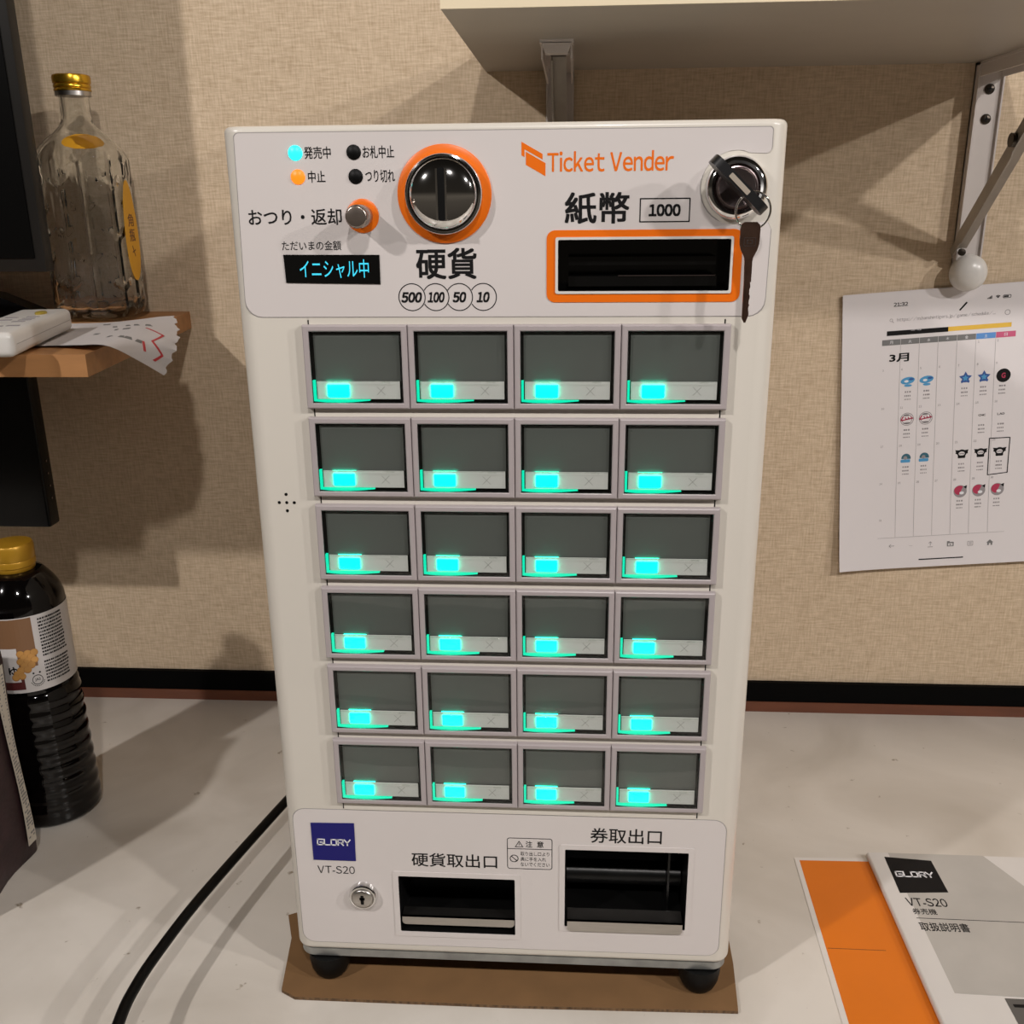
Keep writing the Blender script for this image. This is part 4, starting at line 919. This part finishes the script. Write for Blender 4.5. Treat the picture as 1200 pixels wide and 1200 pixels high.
b = MB(); b.lathe([(0.0172, 0.2565), (0.0178, 0.2575), (0.0178, 0.2605), (0.0188, 0.2615), (0.0190, 0.2665), (0.0186, 0.2672), (0.0190, 0.268), (0.0190, 0.2800), (0.0178, 0.2822), (0.0150, 0.2828), (0.0005, 0.2826)], fsb, 48); b.build('cap', GOLDPLASTIC, sb)['label'] = 'yellow gold cap'
def FS(u, v, wv):     # u degrees round the bottle, v millimetres up
    a = math.radians(u); r = 0.0388+wv*0.001; return (sc.x+r*math.cos(a), sc.y+r*math.sin(a), sc.z+v*0.001)
def patch(mb, u0, u1, v0, v1, wv, m=0):
    k = max(1, int(abs(u1-u0)/5)); lps = [[FS(u0+(u1-u0)*i/k, v0, wv) for i in range(k+1)], [FS(u0+(u1-u0)*i/k, v1, wv) for i in range(k+1)]]
    mb.loops(lps, False, False, m, close=False)
b = MB(); patch(b, -150, 40, 146.5, 221.5, 0.2); lbl = b.build('label', LABELWHITE, sb)
b = MB(); patch(b, -118, -50.5, 172, 220.5, 0.35, 0); patch(b, -118, -70, 150, 174, 0.36, 1); patch(b, -118, -74, 158, 192, 0.5, 2)
bk = 0
for v, us in ((186, (-70, -61, -53)), (182, (-66, -57.5)), (178.5, (-71, -62.5, -54)), (174, (-67, -58.5)), (170, (-72, -64)), (166.5, (-77,)), (164, (-72,)), (163, (-80,))):
    for u in us:
        bk += 1; b.prism(circ(u, v, 5.0, 18, 3.5), 0.5+0.03*bk, 0.515+0.03*bk, FS, 4); b.prism(circ(u+0.3, v+0.4, 4.4, 18, 2.9), 0.51+0.03*bk, 0.53+0.03*bk, FS, 3)
b.build('label_picture', [LABELBROWN, MAROON, LABELWHITE, BEAN, BEANDARK], lbl, smooth=0)['label'] = 'printed picture of soybeans'
b = MB(); random.seed(5)
for k in range(20):
    v = 216-3.3*k; x = -42.5
    if k == 12: continue
    while x < -6:
        wd = random.uniform(0.8, 3.0); b.prism([(x, v), (x+wd, v), (x+wd, v+1.7), (x, v+1.7)], 0.3, 0.4, FS); x += wd+random.uniform(0.4, 1.0)
b.frame(circ(-54, 158, 6.8, 28, 5.0), circ(-54, 158, 6.0, 28, 4.3), 0.3, 0.4, FS)
text_into(b, 'JAS', -57.5, -50.5, 156.3, 159.7, FS, 0.3, 0.1, bold=0.01, res=2)
for u in (-58, -50): b.prism(circ(u, 165, 1.3, 10, 0.9), 0.3, 0.4, FS)
for k in range(12): a = math.radians(200+140*k/11); b.prism(circ(-54+8.6*math.cos(a), 158+6.4*math.sin(a), 0.7, 6, 0.5), 0.3, 0.4, FS)
text_into(b, 'ゆ', -88, -75.5, 164, 174, FS, 0.55, 0.1, bold=0.02)
b.build('label_lettering', INK, lbl, smooth=0)

# ------------------------------------------------------------------ dark pouch at the left edge
px, py0, py1 = -0.457, 0.035, 0.1515
b = MB(); nz, ny = 14, 10; bm = bmesh.new(); bmesh.ops.create_cube(bm, size=1)
bmesh.ops.subdivide_edges(bm, edges=bm.edges[:], cuts=9, use_grid_fill=True)
for v in bm.verts:
    x, y, z = v.co; bul = 0.004*math.sin(9*y+6*z)*(0.4+abs(x)) ; ins = 0.006*max(0, abs(z)*2-0.8)/0.2
    v.co = Vector((px-0.04+x*0.08*(1-0.25*max(0, z)) + (0.04*0.25*max(0, z) if x > 0 else 0) + bul*(1 if x > 0 else -1)*0.5, (py0+py1)/2+y*(py1-py0-ins), ZC+0.11+z*0.22))
bmesh.ops.bevel(bm, geom=[e for e in bm.edges if e.calc_face_angle(0) > 0.8], offset=0.002, segments=2, profile=0.5, affect='EDGES')
b.from_bm(bm); pc = b.build('food_pouch', BAG, org=(px-0.04, 0.09, ZC)); tag(pc, 'dark maroon food pouch with pale text strip standing at the left edge', 'pouch')
def FPo(u, v, wv):    # u millimetres along the right face towards the wall, v up
    y = u*0.001; z = v*0.001; yy = ((y-(py0+py1)/2)/(py1-py0)); zz = (z-0.11)/0.22
    return (px+0.0026+0.002*math.sin(9*yy+6*zz)*0.9+wv*0.001, y, ZC+z)
b = MB()
for k in range(20): b.prism([(133.5, 16+9*k), (145, 16+9*k), (145, 25+9*k), (133.5, 25+9*k)], 0, 0.5, FPo)
stp = b.build('text_strip', CREAM, pc, smooth=0)
b = MB(); random.seed(9); v = 186
while v > 20:
    for k in range(3):
        if random.random() < 0.8: b.prism([(135+3.2*k, v), (137.4+3.2*k, v), (137.4+3.2*k, v+random.uniform(1.2, 2.6)), (135+3.2*k, v+1.2)], 0.5, 0.65, FPo)
    v -= 3.4
b.build('strip_lettering', MARK['grey'], stp, smooth=0)
